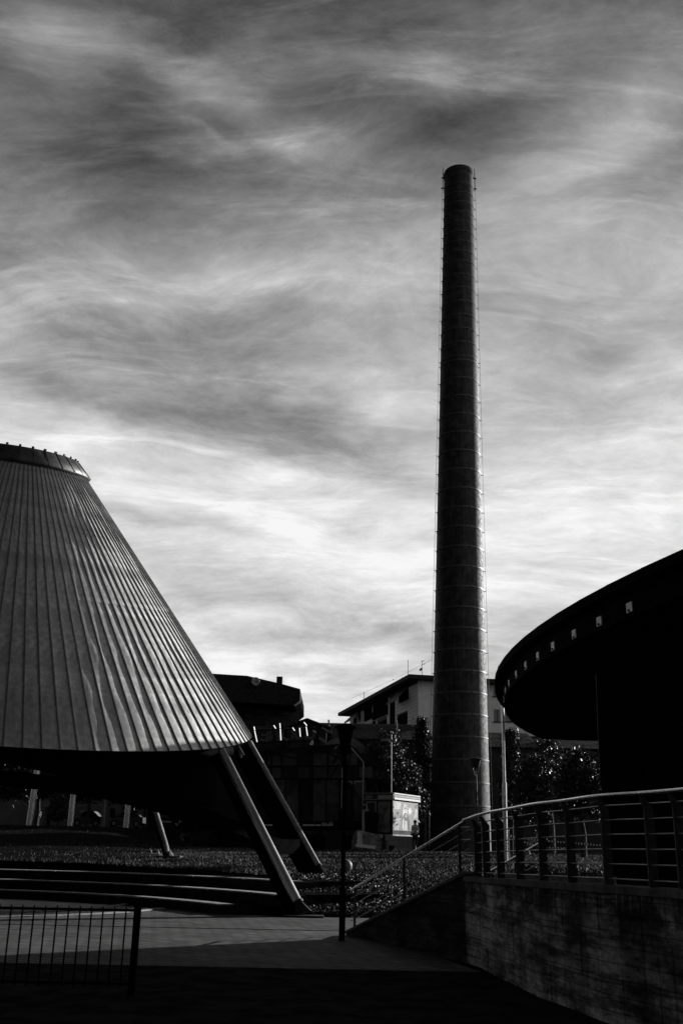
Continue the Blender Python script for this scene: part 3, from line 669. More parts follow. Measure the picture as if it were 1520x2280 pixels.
# ------------------------------------------------------------------ foliage
def tree(name, label, x, y, z_top, rx, n, lobes, m=None, leaf=.10, group=None, cat='tree', trunk=True, zlow=None, seed=0):
    r = np.random.default_rng(seed+11); z0 = gz(x, y); t = thing(name, label, cat, (x, y, z0), group)
    H = z_top-z0; zl = z0+H*.22 if zlow is None else zlow
    if trunk:
        b = MB(); b.tube([(x, y, z0-.1), (x+.08, y, z0+H*.2), (x-.1, y+.1, z0+H*.5), (x, y, z0+H*.82)], [.03*H, .022*H, .014*H, .004*H], 10)
        for k in range(7):
            a = r.uniform(0, 6.28); h0 = H*r.uniform(.25, .6); L = rx*r.uniform(.5, .9)
            b.tube([(x, y, z0+h0), (x+L*.5*math.cos(a), y+L*.5*math.sin(a), z0+h0+H*.1), (x+L*math.cos(a), y+L*math.sin(a), z0+h0+H*.22)], [.011*H, .007*H, .002*H], 6)
        b.build('trunk', M_bark, t)
    # crown: clumps in the lobes, leaf-sized faces in the clumps
    P = []
    n = n*2; nc = max(20, n//60)
    for lx, ly, lz, lr, lzr in lobes:
        k = max(4, int(nc/len(lobes)))
        u = r.normal(0, 1, (k, 3)); u /= np.linalg.norm(u, axis=1)[:, None]; u *= r.uniform(.35, 1.0, (k, 1))**.6
        C = np.stack([x+lx*rx+u[:, 0]*lr*rx, y+ly*rx+u[:, 1]*lr*rx, zl+(z_top-zl)*(lz+u[:, 2]*lzr)], 1)
        for c in C:
            q = r.normal(0, 1, (60, 3)); q = q*np.array([.16, .16, .13])*max(1.2, rx*.6)*r.uniform(.5, 1.2); P.append(c+q)
    P = np.concatenate(P); k = len(P); P[:, 2] = np.maximum(P[:, 2], z0+.1)
    a = r.normal(0, 1, (k, 3)); a /= np.linalg.norm(a, axis=1)[:, None]; bb = np.cross(a, r.normal(0, 1, (k, 3))); bb /= np.linalg.norm(bb, axis=1)[:, None]
    s = leaf*r.uniform(.5, 1.2, (k, 1)); v = np.stack([P-a*s, P+bb*s*.5, P+a*s, P-bb*s*.5], 1)
    me = bpy.data.meshes.new('crown'); me.vertices.add(k*4); me.vertices.foreach_set('co', (v-np.array([x, y, z0])).ravel()); me.loops.add(k*4); me.loops.foreach_set('vertex_index', np.arange(k*4, dtype=np.int32))
    me.polygons.add(k); me.polygons.foreach_set('loop_start', np.arange(0, k*4, 4, dtype=np.int32)); me.update(); me.materials.append(m or M_leaf)
    o = bpy.data.objects.new('crown', me); COL.objects.link(o); o.parent = t; return t
RND = [(0, 0, .55, .8, .42), (-.5, .1, .4, .5, .3), (.5, -.1, .42, .5, .3), (.1, .2, .78, .5, .2), (-.25, -.2, .68, .45, .22)]
TALL = [(0, 0, .25, .75, .22), (-.1, .1, .45, .65, .2), (.12, -.1, .62, .5, .18), (0, 0, .8, .34, .15), (.02, 0, .93, .16, .08)]
GT = 'trees round the lawn'
def T(label, px, pytop, Y, rxpx, n, lobes, seed, m=None, leaf=.10, name='tree', zlow=None):
    p = at(px, pytop, Y); return tree(name, label, p.x, Y, p.z, rxpx/FPX*Y, n, lobes, m, leaf, GT if name == 'tree' else None, zlow=zlow, seed=seed)
T('broad leafy tree left of the chimney, behind the ticket booth', 858, 1618, 67, 55, 9000, RND, 1)
T('smaller leafy tree directly behind the ticket booth', 905, 1690, 68, 46, 8000, RND, 21)
T('bushy tree between the ride trailer and the flat lamp', 835, 1668, 68.5, 36, 6000, RND, 22)
T('dark tree hugging the left flank of the chimney', 938, 1604, 78, 38, 6000, TALL, 2, M_leaf2)
T('slender pointed tree just right of the flagpole', 1133, 1630, 66, 36, 6500, TALL, 3)
T('round shiny bushy tree right of the flagpole', 1188, 1672, 60, 44, 8000, RND, 4)
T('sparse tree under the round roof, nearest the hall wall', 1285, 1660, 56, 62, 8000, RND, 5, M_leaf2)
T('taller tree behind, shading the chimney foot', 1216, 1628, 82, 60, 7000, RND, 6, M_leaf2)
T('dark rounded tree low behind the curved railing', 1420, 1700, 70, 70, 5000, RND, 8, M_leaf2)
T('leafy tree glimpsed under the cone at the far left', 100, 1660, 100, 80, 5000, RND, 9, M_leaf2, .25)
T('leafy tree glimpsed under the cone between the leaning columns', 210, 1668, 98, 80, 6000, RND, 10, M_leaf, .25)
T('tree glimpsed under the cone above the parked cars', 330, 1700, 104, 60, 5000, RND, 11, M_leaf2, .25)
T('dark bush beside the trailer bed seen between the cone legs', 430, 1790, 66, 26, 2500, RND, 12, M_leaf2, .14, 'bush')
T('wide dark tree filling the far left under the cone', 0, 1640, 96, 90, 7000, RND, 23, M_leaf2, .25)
T('spiky dark bush in front of the low grey building', 135, 1775, 92, 30, 3000, TALL, 13, M_leaf2, .22, 'bush')
# weeds on the slope between plaza and lawn
def weeds(n):
    x = rng.uniform(-1.3, 2.1, n); y = rng.uniform(27.3, 33.5, n); z = ground_z(x, y)+rng.uniform(0, .12, n); a = rng.normal(0, 1, (n, 3)); a /= np.linalg.norm(a, axis=1)[:, None]
    bb = np.cross(a, rng.normal(0, 1, (n, 3))); bb /= np.linalg.norm(bb, axis=1)[:, None]; s = rng.uniform(.010, .028, (n, 1)); P = np.stack([x, y, z], 1); v = np.stack([P-a*s, P+bb*s, P+a*s, P-bb*s], 1)
    me = bpy.data.meshes.new('ground_cover'); me.from_pydata(v.reshape(-1, 3).tolist(), [], np.arange(n*4).reshape(-1, 4).tolist()); me.materials.append(M_leaf)
    o = bpy.data.objects.new('ground_cover', me); COL.objects.link(o); tag(o, 'low leafy ground cover on the slope beside the cone leg', 'ground cover', kind='stuff')
weeds(34000)

# ------------------------------------------------------------------ ticket booth
KC = Vector((3.33, 61, 0)); kr = Vector((.464, .886, 0)); kl = Vector((-.886, .464, 0)); LR, LL = 3.83, 1.75; kz = gz(3.3, 62)
def K(a, l, z): return KC+kr*a+kl*l+Vector((0, 0, z))
zb, zp0, zp1, zt_ = kz+.95, kz+1.12, at(881, 1781, 61).z, at(881, 1765, 61).z
bo = thing('ticket_booth', 'fairground ticket booth with an illustrated side and striped light band', 'ticket booth', (4, 62.5, kz))
def kbox(a0, a1, l0, l1, z0, z1, name, m, par=None):
    b = MB(); b.hexa([K(a0, l0, z0), K(a1, l0, z0), K(a1, l1, z0), K(a0, l1, z0), K(a0, l0, z1), K(a1, l0, z1), K(a1, l1, z1), K(a0, l1, z1)]); return b.build(name, m, par or bo)
kbox(0, LR, 0, LL, zb, zp1, 'cabin', M_panel)
sg = kbox(-.12, LR+.1, -.12, LL+.1, zp1+.02, zt_, 'sign_band', mat('dark_sign_face', .05, .5))
for k, (f0, f1, m_1) in enumerate(((.02, .17, M_white), (.40, .55, M_offw), (.64, .92, M_white))):
    hh = zt_-zp1; z0_, z1_ = zt_-hh*f1, zt_-hh*f0; kbox(-.02, LR+.05, -.15, -.122, z0_, z1_, 'light_strip', m_1, sg)
for f0, f1 in ((.42, .55), (.68, .82)):
    hh = zt_-zp1; kbox(-.15, -.122, -.05, LL*.5, zt_-hh*f1, zt_-hh*f0, 'light_strip', M_white, sg); kbox(-.15, -.122, LL*.72, LL*.95, zt_-hh*f1, zt_-hh*f0, 'light_strip', M_offw, sg)
for f in (.05, .96): hh = zt_-zp1; kbox(-.15, -.122, -.05, LL+.08, zt_-hh*f-.03, zt_-hh*f+.01, 'light_strip', M_offw, sg)
kbox(-.05, LR+.05, -.05, LL+.05, zb-.08, zb, 'floor_frame', M_offw)
# window and door side
kbox(-.04, -.002, LL*.58, LL*.96, zb+.1, zp1-.06, 'door', M_panel2)
for l0, l1 in ((LL*.58, LL*.62), (LL*.92, LL*.96)): kbox(-.07, -.045, l0, l1, zb+1.0, zp1-.1, 'door_frame', M_offw)
kbox(-.07, -.045, LL*.62, LL*.92, zp1-.16, zp1-.1, 'door_frame', M_offw)
kbox(-.07, -.045, LL*.62, LL*.92, zb+.98, zb+1.03, 'door_frame', M_offw)
kbox(-.04, -.002, LL*.08, LL*.52, zb+.1, zp1-.1, 'side_board', mat('streaked_print', .16, .5, var=.9, scale=2.5, stretch=(1, 1, .6)))
kbox(-.06, -.0, -.06, .0, zb, zp1, 'corner_post', M_dark)
# printed board on the sunny side: flat print in thin layers
pr = kbox(.08, LR-.08, -.03, -.002, zp0+.05, zp1-.04, 'printed_board', mat('mottled_print', .07, .5, var=.95, scale=2.2, spec=.6))
def flat(name, pts2, m, lift, par=pr):       # pts2 as fractions of the board (u right, v up)
    b = MB(); hh = zp1-zp0-.09; q = [K(.08+u*(LR-.16), -.032-lift, zp0+.05+v*hh) for u, v in pts2]; q2 = [p+(-kl)*-.002 for p in q]
    n = len(q); b.add(q+q2, [tuple(range(n)), tuple(range(n, 2*n))[::-1]]+[(i, (i+1) % n, (i+1) % n+n, i+n) for i in range(n)]); return b.build(name, m, par)
Pw, Pl_, Pd = mat('print_white', .85, .5, spec=.3), mat('print_light', .42, .5, var=.5, scale=5), mat('print_black', .02, .35)
for k in range(9):          # rays from the lower left
    a0 = rad(6+k*9.5); a1 = a0+rad(4); L = .62; cxu, cyu = .30, .42
    flat('print_ray', [(max(0.01, cxu-L*math.cos(a0-.3)*.55), max(.02, cyu-L*math.sin(a0))), (max(0.01, cxu-L*math.cos(a1-.3)*.55), max(.02, cyu-L*math.sin(a1))), (cxu, cyu)], Pl_ if k % 2 else Pw, .0)
flat('print_patch', [(.02, .72), (.3, .72), (.3, .98), (.1, .99), (.02, .95)], Pl_, .001)
st = [(.66+(.13 if i % 2 == 0 else .045)*math.cos(i*math.pi/8), .70+(.20 if i % 2 == 0 else .075)*math.sin(i*math.pi/8)) for i in range(16)]
flat('print_star', st, Pw, .002)
flat('print_hair', [(.36, .42), (.38, .80), (.42, .93), (.48, .93), (.54, .82), (.57, .55), (.60, .35), (.52, .42), (.44, .60)], Pw, .003)
flat('print_coat', [(.34, .02), (.36, .45), (.44, .62), (.54, .62), (.64, .40), (.66, .02)], Pd, .005)
flat('print_face', [(.43, .70), (.42, .78), (.46, .88), (.51, .86), (.53, .76), (.49, .66), (.46, .66)], Pl_, .007)
flat('print_glasses', [(.43, .77), (.52, .76), (.52, .80), (.43, .80)], Pd, .009)
flat('print_figure', [(.44, .50), (.50, .62), (.55, .50), (.53, .38), (.57, .02), (.40, .02), (.42, .38)], Pl_, .008)
flat('print_sleeve', [(.34, .03), (.35, .35), (.40, .46), (.40, .30), (.38, .03)], Pw, .009)
flat('print_top', [(.43, .38), (.45, .50), (.49, .46), (.54, .50), (.55, .38), (.49, .34)], Pd, .010)
flat('print_patch', [(.80, .45), (.97, .5), (.97, .9), (.88, .75)], Pl_, .002)
flat('print_patch', [(.84, .90), (.98, .96), (.96, .78)], Pd, .004)
# dark skirt under the cabin, steps and jacks
kbox(.2, LR-.5, -.02, .04, kz+.05, zb-.1, 'skirt', M_black)
for a, l in ((.1, .1), (LR-.15, .1), (.1, LL-.15), (LR-.15, LL-.15)): kbox(a, a+.1, l, l+.1, kz-.1, zb-.06, 'jack_leg', M_dark)
# boxes on the ground by the booth
def bx(name, label, cat, px0, px1, py0, py1, Y, dep, m, group=None):
    a = at(px0, py1, Y); c = at(px1, py0, Y); b = MB(); b.box(((a.x+c.x)/2, Y, (a.z+c.z)/2), (c.x-a.x, dep, c.z-a.z)); o = b.build(name, m, origin=((a.x+c.x)/2, Y, a.z)); return tag(o, label, cat, group)
def crate(label, px0, px1, py0, py1, Y, dep, m):
    a = at(px0, py1, Y); c = at(px1, py0, Y); t = thing('slatted_box', label, 'box', ((a.x+c.x)/2, Y, a.z)); h = (c.z-a.z)
    for k in range(3): b = MB(); b.box(((a.x+c.x)/2, Y, a.z+h*(k+.5)/3), (c.x-a.x, dep, h/3-.02)); b.build('board', m, t)
    return t
crate('upper pale slatted box under the booth door', 857, 877, 1860, 1871, 60.6, .5, M_offw)
crate('lower pale slatted box in front of the booth corner', 864, 884, 1871.5, 1882, 60.0, .5, M_offw)
bx('equipment_case', 'tall black case left of the booth', 'case', 812, 837, 1809, 1883, 60.8, .7, M_black)
for k, (a, c_) in enumerate(((875, 884), (887, 895), (897, 906))):
    bx('wooden_block', 'small pale block on the grass under the booth, %s' % ('left of three', 'middle of three', 'right of three')[k], 'block', a, c_, 1889, 1893, 59.6, .3, M_offw, 'blocks under the booth')
# tarpaulin heap and beam
tb = at(817, 1882, 58.6); a = thing('covered_load', 'low load wrapped in shiny tarpaulin on the grass left of the booth', 'covered load', (tb.x, 58.6, gz(tb.x, 58.6)))
b = MB(); prof = [(782, 1872), (788, 1858), (795, 1852), (806, 1855), (822, 1859), (836, 1862), (849, 1863), (850, 1866), (846, 1876), (842, 1883)]
r1 = random.Random(3); rows_ = []
for j, dy_ in enumerate((0, .35, .8, 1.2)):
    row = []
    for i, (u, v) in enumerate(prof):
        lift = (0, .10, .12, -.1)[j]; p = at(u, v, 58.2+dy_); p.z += lift*(1 if 0 < i < 9 else 0)+r1.uniform(-.04, .04); p.y += r1.uniform(-.1, .1); row.append(p)
    rows_.append(row)
base_ = [Vector((p.x, p.y-.12, gz(p.x, p.y)+.15)) for p in rows_[0]]; rows_ = [base_]+rows_
n = len(prof)
for j in range(4): 
    for i in range(n-1): b.add([rows_[j][i], rows_[j][i+1], rows_[j+1][i+1], rows_[j+1][i]], [(0, 1, 2, 3)])
b.build('tarpaulin', M_tarp, a)
o = MB(); o.beam(at(792, 1882, 57.9), at(836, 1887, 57.9), .2, .17); o = o.build('white_beam', M_white); tag(o, 'white beam lying on the grass in front of the tarpaulin', 'beam')
# pale mast at the trailer corner
o = thing('stacked_mast', 'pale square mast with fittings between trailer and booth', 'mast', tuple(at(809, 1853, 60)))
b = MB(); b.beam(at(808.5, 1853, 60), at(808.5, 1806, 60), .14, .14, up=(0, 1, 0)); b.build('shaft', M_offw, o)
b = MB(); b.beam(at(809, 1804, 60), at(821, 1804, 60), .14, .08); b.beam(at(809, 1792, 60), at(815, 1792, 60), .14, .08); b.tube([at(816, 1793, 60), at(816, 1802, 60)], .03, 6); b.build('fitting', M_offw, o)

# ------------------------------------------------------------------ people
def person(name_label, x, y, z, h, joints, shirt, yaw=0, group=None):
    """joints: dict of points in body units (x right, y ahead, z up; height 1)"""
    t = thing('person', name_label, 'person', (x, y, z), group)
    R = Matrix.Rotation(yaw, 3, 'Z')
    def skin(names, edges, rad_, nm, m, lv=1):
        me = bpy.data.meshes.new(nm); V_ = [R @ (Vector(joints[k])*h) for k in names]
        me.from_pydata([tuple(v) for v in V_], [(names.index(a), names.index(b)) for a, b in edges], [])
        o = bpy.data.objects.new(nm, me); COL.objects.link(o); o.parent = t; me.materials.append(m)
        o.modifiers.new('skin', 'SKIN'); 
        for i, k in enumerate(names): me.skin_vertices[0].data[i].radius = (rad_[k]*h,)*2
        me.skin_vertices[0].data[0].use_root = True
        o.modifiers.new('sub', 'SUBSURF').levels = lv; o.modifiers['sub'].render_levels = lv; return o
    nb = ['pel', 'chest', 'neck', 'head', 'crown', 'shL', 'elL', 'haL', 'shR', 'elR', 'haR', 'hipL', 'knL', 'anL', 'toL', 'hipR', 'knR', 'anR', 'toR']
    ed = [('pel', 'chest'), ('chest', 'neck'), ('neck', 'head'), ('head', 'crown'), ('chest', 'shL'), ('shL', 'elL'), ('elL', 'haL'), ('chest', 'shR'), ('shR', 'elR'), ('elR', 'haR'), ('pel', 'hipL'), ('hipL', 'knL'), ('knL', 'anL'), ('anL', 'toL'), ('pel', 'hipR'), ('hipR', 'knR'), ('knR', 'anR'), ('anR', 'toR')]
    rr = dict(pel=.075, chest=.09, neck=.032, head=.055, crown=.045, shL=.035, elL=.025, haL=.022, shR=.035, elR=.025, haR=.022, hipL=.055, knL=.034, anL=.024, toL=.02, hipR=.055, knR=.034, anR=.024, toR=.02)
    skin(nb, ed, rr, 'body', M_skin)
    r2 = {k: v*1.16 for k, v in rr.items()}; r2['neck'] = .045
    skin(['pel', 'chest', 'neck', 'shL', 'elL', 'shR', 'elR'], [('pel', 'chest'), ('chest', 'neck'), ('chest', 'shL'), ('shL', 'elL'), ('chest', 'shR'), ('shR', 'elR')], r2, 'shirt', shirt)
    r3 = {k: v*1.2 for k, v in rr.items()}
    skin(['pel', 'hipL', 'knL', 'anL', 'hipR', 'knR', 'anR'], [('pel', 'hipL'), ('hipL', 'knL'), ('knL', 'anL'), ('pel', 'hipR'), ('hipR', 'knR'), ('knR', 'anR')], r3, 'trousers', M_trou)
    b = MB(); c = R @ (Vector(joints['crown'])*h); hd = R @ (Vector(joints['head'])*h); m_ = c.lerp(hd, .35); b.lathe(tuple(m_+Vector((0, 0, .0))), [(.062*h*math.sin(a), .062*h*math.cos(a)) for a in np.linspace(0, 2.0, 8)], 14)
    q = b.build('hair', M_hair, None); q.parent = t
    return t
STAND = dict(pel=(0, 0, .53), chest=(0, 0, .72), neck=(0, 0, .83), head=(0, .01, .90), crown=(0, .0, .95), shL=(-.10, 0, .79), elL=(-.13, -.01, .62), haL=(-.13, .05, .47), shR=(.10, 0, .79), elR=(.13, -.01, .62), haR=(.12, .06, .48), hipL=(-.05, 0, .50), knL=(-.055, .015, .27), anL=(-.06, 0, .045), toL=(-.065, .09, .02), hipR=(.05, 0, .50), knR=(.055, .02, .27), anR=(.07, 0, .045), toR=(.08, .09, .02))
BEND = dict(STAND, chest=(0, .15, .66), neck=(0, .24, .72), head=(0, .30, .74), crown=(0, .34, .76), shL=(-.10, .2, .68), elL=(-.12, .26, .52), haL=(-.10, .34, .38), shR=(.10, .2, .68), elR=(.12, .26, .52), haR=(.10, .34, .38))
CROU = dict(STAND, pel=(0, -.1, .22), chest=(0, .02, .42), neck=(0, .08, .52), head=(0, .12, .58), crown=(0, .12, .63), shL=(-.1, .05, .48), elL=(-.13, .13, .34), haL=(-.08, .26, .25), shR=(.1, .05, .48), elR=(.13, .13, .34), haR=(.08, .26, .25), hipL=(-.06, -.1, .2), knL=(-.1, .1, .3), anL=(-.08, -.02, .045), toL=(-.09, .07, .02), hipR=(.06, -.1, .2), knR=(.1, .1, .3), anR=(.08, -.02, .045), toR=(.09, .07, .02))
pp = at(924, 1895, 60.4); person('person in a light top and dark trousers standing at the booth', pp.x, 60.4, at(924, 1894, 60.4).z, 1.7, STAND, M_shirt, rad(20))
pp = at(84, 1843, 108); person('distant person standing by the leftmost leaning column', pp.x, 108, gz(pp.x, 108), 1.75, STAND, M_shirt, rad(160))
pp = at(1212, 1900, 60); person('worker in a pale shirt bending behind the striped tape', pp.x, 60, gz(pp.x, 60), 1.7, BEND, M_shirt, rad(70))
pp = at(1181, 1902, 60); person('worker crouching in a dull shirt left of the bending one', pp.x, 60, gz(pp.x, 60), 1.7, CROU, mat('dull_shirt', .25, .85), rad(-60))
pp = at(1168, 1902, 59); 
for k, (u, v) in enumerate(((1169, 1892), (1175, 1898))):
    p = at(u, v, 59); b = MB(); b.lathe(tuple(p), [(.1*math.sin(a), -.1*math.cos(a)) for a in np.linspace(0, math.pi, 9)], 12)
    b.tube([p+Vector((0, 0, -.1)), Vector((p.x, p.y, gz(p.x, 59)-.02))], .08, 10)
    o = b.build('round_marker', mat('dull_shirt', .25)); tag(o, ('left and higher round grey marker beside the crouching worker', 'right and lower round grey marker beside the crouching worker')[k], 'marker')

# striped barrier tape on stakes
tp_ = thing('barrier_tape', 'striped barrier tape strung between stakes behind the railing', 'tape', tuple(at(1150, 1866, 52)))
def tape(P, nseg):
    for k in range(nseg):
        f0, f1 = k/nseg, (k+1)/nseg; a_, c_ = P(f0), P(f1); b = MB(); h_ = Vector((0, 0, .035)); b.add([a_-h_, c_-h_, c_+h_, a_+h_, a_-h_+Vector((0, .006, 0)), c_-h_+Vector((0, .006, 0)), c_+h_+Vector((0, .006, 0)), a_+h_+Vector((0, .006, 0))], [(0, 1, 2, 3), (7, 6, 5, 4), (0, 4, 5, 1), (2, 6, 7, 3)])
        b.build('stripe', M_white if k % 2 == 0 else M_black, tp_)
def lerp_px(p, q, Y, sag=0):
    a_, c_ = at(p[0], p[1], Y), at(q[0], q[1], Y); return lambda f: a_.lerp(c_, f)-Vector((0, 0, sag*4*f*(1-f)))
tape(lerp_px((1122, 1859), (1272, 1876), 46.5, .06), 46); tape(lerp_px((1272, 1876), (1420, 1884), 46.5, .05), 44); tape(lerp_px((1148, 1868), (1190, 1883), 50, 0), 14); tape(lerp_px((1190, 1883), (1272, 1888), 50, .05), 26)
tape(lerp_px((1127, 1872), (1132, 1904), 45.8, .0), 12)
for px, y1_ in ((1272, 1850), (1131, 1848), (1420, 1870)):
    a_ = at(px, y1_, 46.5); b = MB(); b.tube([(a_.x, 46.5, gz(a_.x, 46.5)-.1), a_], .022, 8); b.build('stake', M_offw, tp_)
# small lamp by the tape
a_ = at(1272, 1836, 48); t = thing('low_lamp', 'low pole light with a hooked white head behind the tape', 'lamp', (a_.x, 48, gz(a_.x, 48)))
b = MB(); b.tube([(a_.x, 48, gz(a_.x, 48)), a_], .03, 8); b.build('pole', M_dark, t)
b = MB(); b.tube([at(1268, 1833, 48), at(1272, 1834, 48), at(1275, 1837, 48)], [.03, .06, .05], 8); b.build('lamp_head', M_white, t)
# rack of fittings seen through the railing
rk = thing('lighting_rack', 'cluster of small round lights on a frame behind the flagpole', 'lights', tuple(at(1140, 1900, 55)))
b = MB(); b.beam(at(1105, 1828, 55), at(1165, 1818, 55), .06, .06); b.tube([at(1106, 1823, 55), at(1109, 1817, 55), at(1118, 1811, 55)], .03, 6); b.tube([at(1140, 1823, 55), at(1140, 1902, 55)], .04, 8); b.build('frame', M_dark, rk)
for u, v, s_ in ((1112, 1829, .16), (1135, 1821, .12), (1149, 1826, .07), (1152, 1826, .07), (1155, 1826, .07), (1159, 1826, .07), (1132, 1801, .05), (1140, 1798, .05), (1148, 1798, .05), (1158, 1812, .05), (1150, 1832, .10), (1131, 1849, .05)):
    p = at(u, v, 54.8); b = MB(); b.lathe(tuple(p), [(s_*math.sin(q), -s_*math.cos(q)*.8) for q in np.linspace(0, math.pi, 8)], 12); b.build('light', mat('dull_reflector', .28, .3) if s_ > .11 else M_white, rk)

# ------------------------------------------------------------------ fairground trailer with folded ride behind the cone
RY = 64.
rd = thing('ride_trailer', 'large dark folded fairground ride on a trailer between cone and booth', 'fairground ride', tuple(at(640, 1860, RY)))
def slab(pts_, Y, dep, name, m, par):
    b = MB(); F_ = [at(u, v, Y) for u, v in pts_]; B_ = [p+Vector((0, dep, 0)) for p in F_]; n = len(F_)
    b.add(F_+B_, [tuple(range(n)), tuple(range(n, 2*n))[::-1]]+[(i, (i+1) % n, (i+1) % n+n, i+n) for i in range(n)]); return b.build(name, m, par)
slab([(440, 1838), (808, 1838), (808, 1700), (778, 1664), (756, 1656), (560, 1672), (440, 1690)], RY+.5, 2.2, 'shell', M_panel, rd)
for i, u in enumerate(range(560, 800, 34)):      # upper sheets
    for j, (v0, v1) in enumerate(((1678, 1704), (1707, 1732))):
        slab([(u+2, v1), (u+31, v1), (u+31, v0+ (3 if u < 620 else 0)), (u+2, v0+(3 if u < 620 else 0))], RY+.44, .05, 'upper_panel', M_panel2 if (i*7+j*3) % 4 != 1 else M_panel, rd)
for i, u in enumerate(range(606, 800, 30)):
    slab([(u+1, 1828), (u+28, 1828), (u+28, 1737), (u+1, 1737)], RY+.42, .07, 'side_panel', M_panel2 if i % 3 != 2 else M_panel, rd)
def bar(p, q, r, m, nm='frame_bar', par=None, Y=RY):
    b = MB(); b.beam(at(p[0], p[1], Y), at(q[0], q[1], Y), r*2, r*2); return b.build(nm, m, par or rd)
bar((780, 1663), (809, 1697), .035, M_offw); bar((809, 1697), (807.5, 1765), .035, M_offw); bar((807.5, 1765), (806, 1836), .03, M_offw)
bar((754, 1656), (745, 1668), .03, M_steel)
for p, q in (((775, 1740), (783, 1740)), ((783, 1740), (783, 1746)), ((789, 1746), (789, 1740)), ((789, 1740), (807, 1740))): bar(p, q, .03, M_offw)
for p, q in (((565, 1700), (600, 1674)), ((600, 1674), (660, 1690)), ((660, 1690), (700, 1665)), ((700, 1665), (760, 1690)), ((560, 1706), (800, 1706)), ((560, 1734), (806, 1734)), ((760, 1668), (740, 1700)), ((755, 1700), (735, 1732)), ((604, 1675), (604, 1734)), ((690, 1668), (690, 1734)), ((560, 1675), (756, 1659))): bar(p, q, .05, M_black)
bar((762, 1700), (760, 1800), .03, M_steel)
for a_, c_ in ((460, 498), (499, 517), (586, 596), (597, 631), (674, 701), (703, 714), (716, 741)): slab([(a_, 1838.5), (c_, 1838.5), (c_, 1835.8), (a_, 1835.8)], RY-.1, .2, 'bed_edge', M_white, rd)
slab([(732, 1836), (741, 1836), (741, 1830), (732, 1830)], RY-.1, .2, 'marker_board', M_offw, rd); slab([(716, 1834), (728, 1834), (728, 1831.5), (716, 1831.5)], RY-.1, .2, 'marker_board', M_offw, rd)
slab([(455, 1848), (800, 1848), (800, 1840), (455, 1840)], RY+.3, 1.8, 'chassis', M_black, rd)
for u in (480, 500, 690, 712, 775, 795):
    p = at(u, 1860, RY+.4); b = MB(); zg = gz(p.x, p.y); b.tube([(p.x, p.y-.15, zg+.45), (p.x, p.y+.15, zg+.45)], .45, 20); b.build('wheel', M_black, rd)
# round wheel rim rising behind the trailer
b = MB(); c_ = at(765, 1703, RY+4); R_ = 60/FPX*(RY+4); vs = []
for k in range(33):
    t_ = math.pi*k/32; 
    for r_ in (R_, R_*.74): vs += [(c_.x+r_*math.cos(t_), c_.y, c_.z+r_*math.sin(t_)), (c_.x+r_*math.cos(t_), c_.y+.3, c_.z+r_*math.sin(t_))]
b.add(vs, [f for k in range(32) for f in ((4*k, 4*k+4, 4*k+6, 4*k+2), (4*k+1, 4*k+3, 4*k+7, 4*k+5), (4*k, 4*k+1, 4*k+5, 4*k+4), (4*k+2, 4*k+6, 4*k+7, 4*k+3))])
b.build('curved_hood', mat('grey_hood', .14, .8), rd)
# lettering seen from behind on the top frame, with lit tubes
ls = thing('ride_sign', 'frame of big dark capital letters seen from behind with lit tubes', 'sign', tuple(at(630, 1660, 67)))
for v in (1624, 1652): bar((568, v+2), (712, v-2), .05, M_black, 'frame_bar', ls, 66.6)
for u in (572, 610, 645, 676, 707): bar((u, 1622), (u, 1660), .06, M_black, 'frame_bar', ls, 66.6)
M_let = mat('letter_back', .07, .8, var=.3, scale=1.)
for ch, u, v in (('E', 590, 1638), ('N', 611, 1637), ('O', 640, 1636), ('D', 667, 1634), ('U', 690, 1633)):
    cu = bpy.data.curves.new('letter', 'FONT'); cu.body = ch; cu.align_x = 'CENTER'; cu.align_y = 'CENTER'; cu.size = 1.15; cu.extrude = .06; cu.offset = .02
    tmp = bpy.data.objects.new('tmp', cu); COL.objects.link(tmp); dg = bpy.context.evaluated_depsgraph_get(); me = bpy.data.meshes.new_from_object(tmp.evaluated_get(dg)); bpy.data.objects.remove(tmp)
    me.materials.append(M_let); o = bpy.data.objects.new('letter', me); COL.objects.link(o); o.parent = ls; p = at(u, v, 66.9)
    o.matrix_local = Matrix.Translation(p-Vector(ls.location)) @ Matrix.Rotation(math.pi, 4, 'Z') @ Matrix.Rotation(rad(90), 4, 'X')
for p, q in (((565.5, 1618), (567, 1625.5)), ((567, 1627), (572.5, 1652)), ((623, 1610.5), (624, 1621)), ((624, 1622.5), (625.5, 1648)), ((667, 1621), (668.7, 1640)), ((681.5, 1618), (684.5, 1638)), ((676.5, 1608), (682, 1614)), ((682, 1614), (682.5, 1616)), ((609.5, 1615), (614, 1622)), ((651.5, 1620), (656, 1627))):
    b = MB(); b.tube([at(p[0], p[1], 66.3), at(q[0], q[1], 66.3)], .032, 8); b.build('light_tube', M_tube, ls)
bar((697, 1627), (704, 1631), .03, M_white, 'bracket', ls, 66.4); bar((690, 1657), (696, 1648), .035, M_white, 'bracket', ls, 66.4); bar((696, 1648), (696.5, 1657), .035, M_white, 'bracket', ls, 66.4); bar((690, 1657.3), (696.5, 1657.3), .035, M_white, 'bracket', ls, 66.4)
bar((710, 1642), (725, 1652), .08, mat('grey_hood', .1), 'bracket', ls, 66.4)
bar((716, 1620), (738, 1632), .07, mat('grey_hood', .1), 'bracket', ls, 66.4)

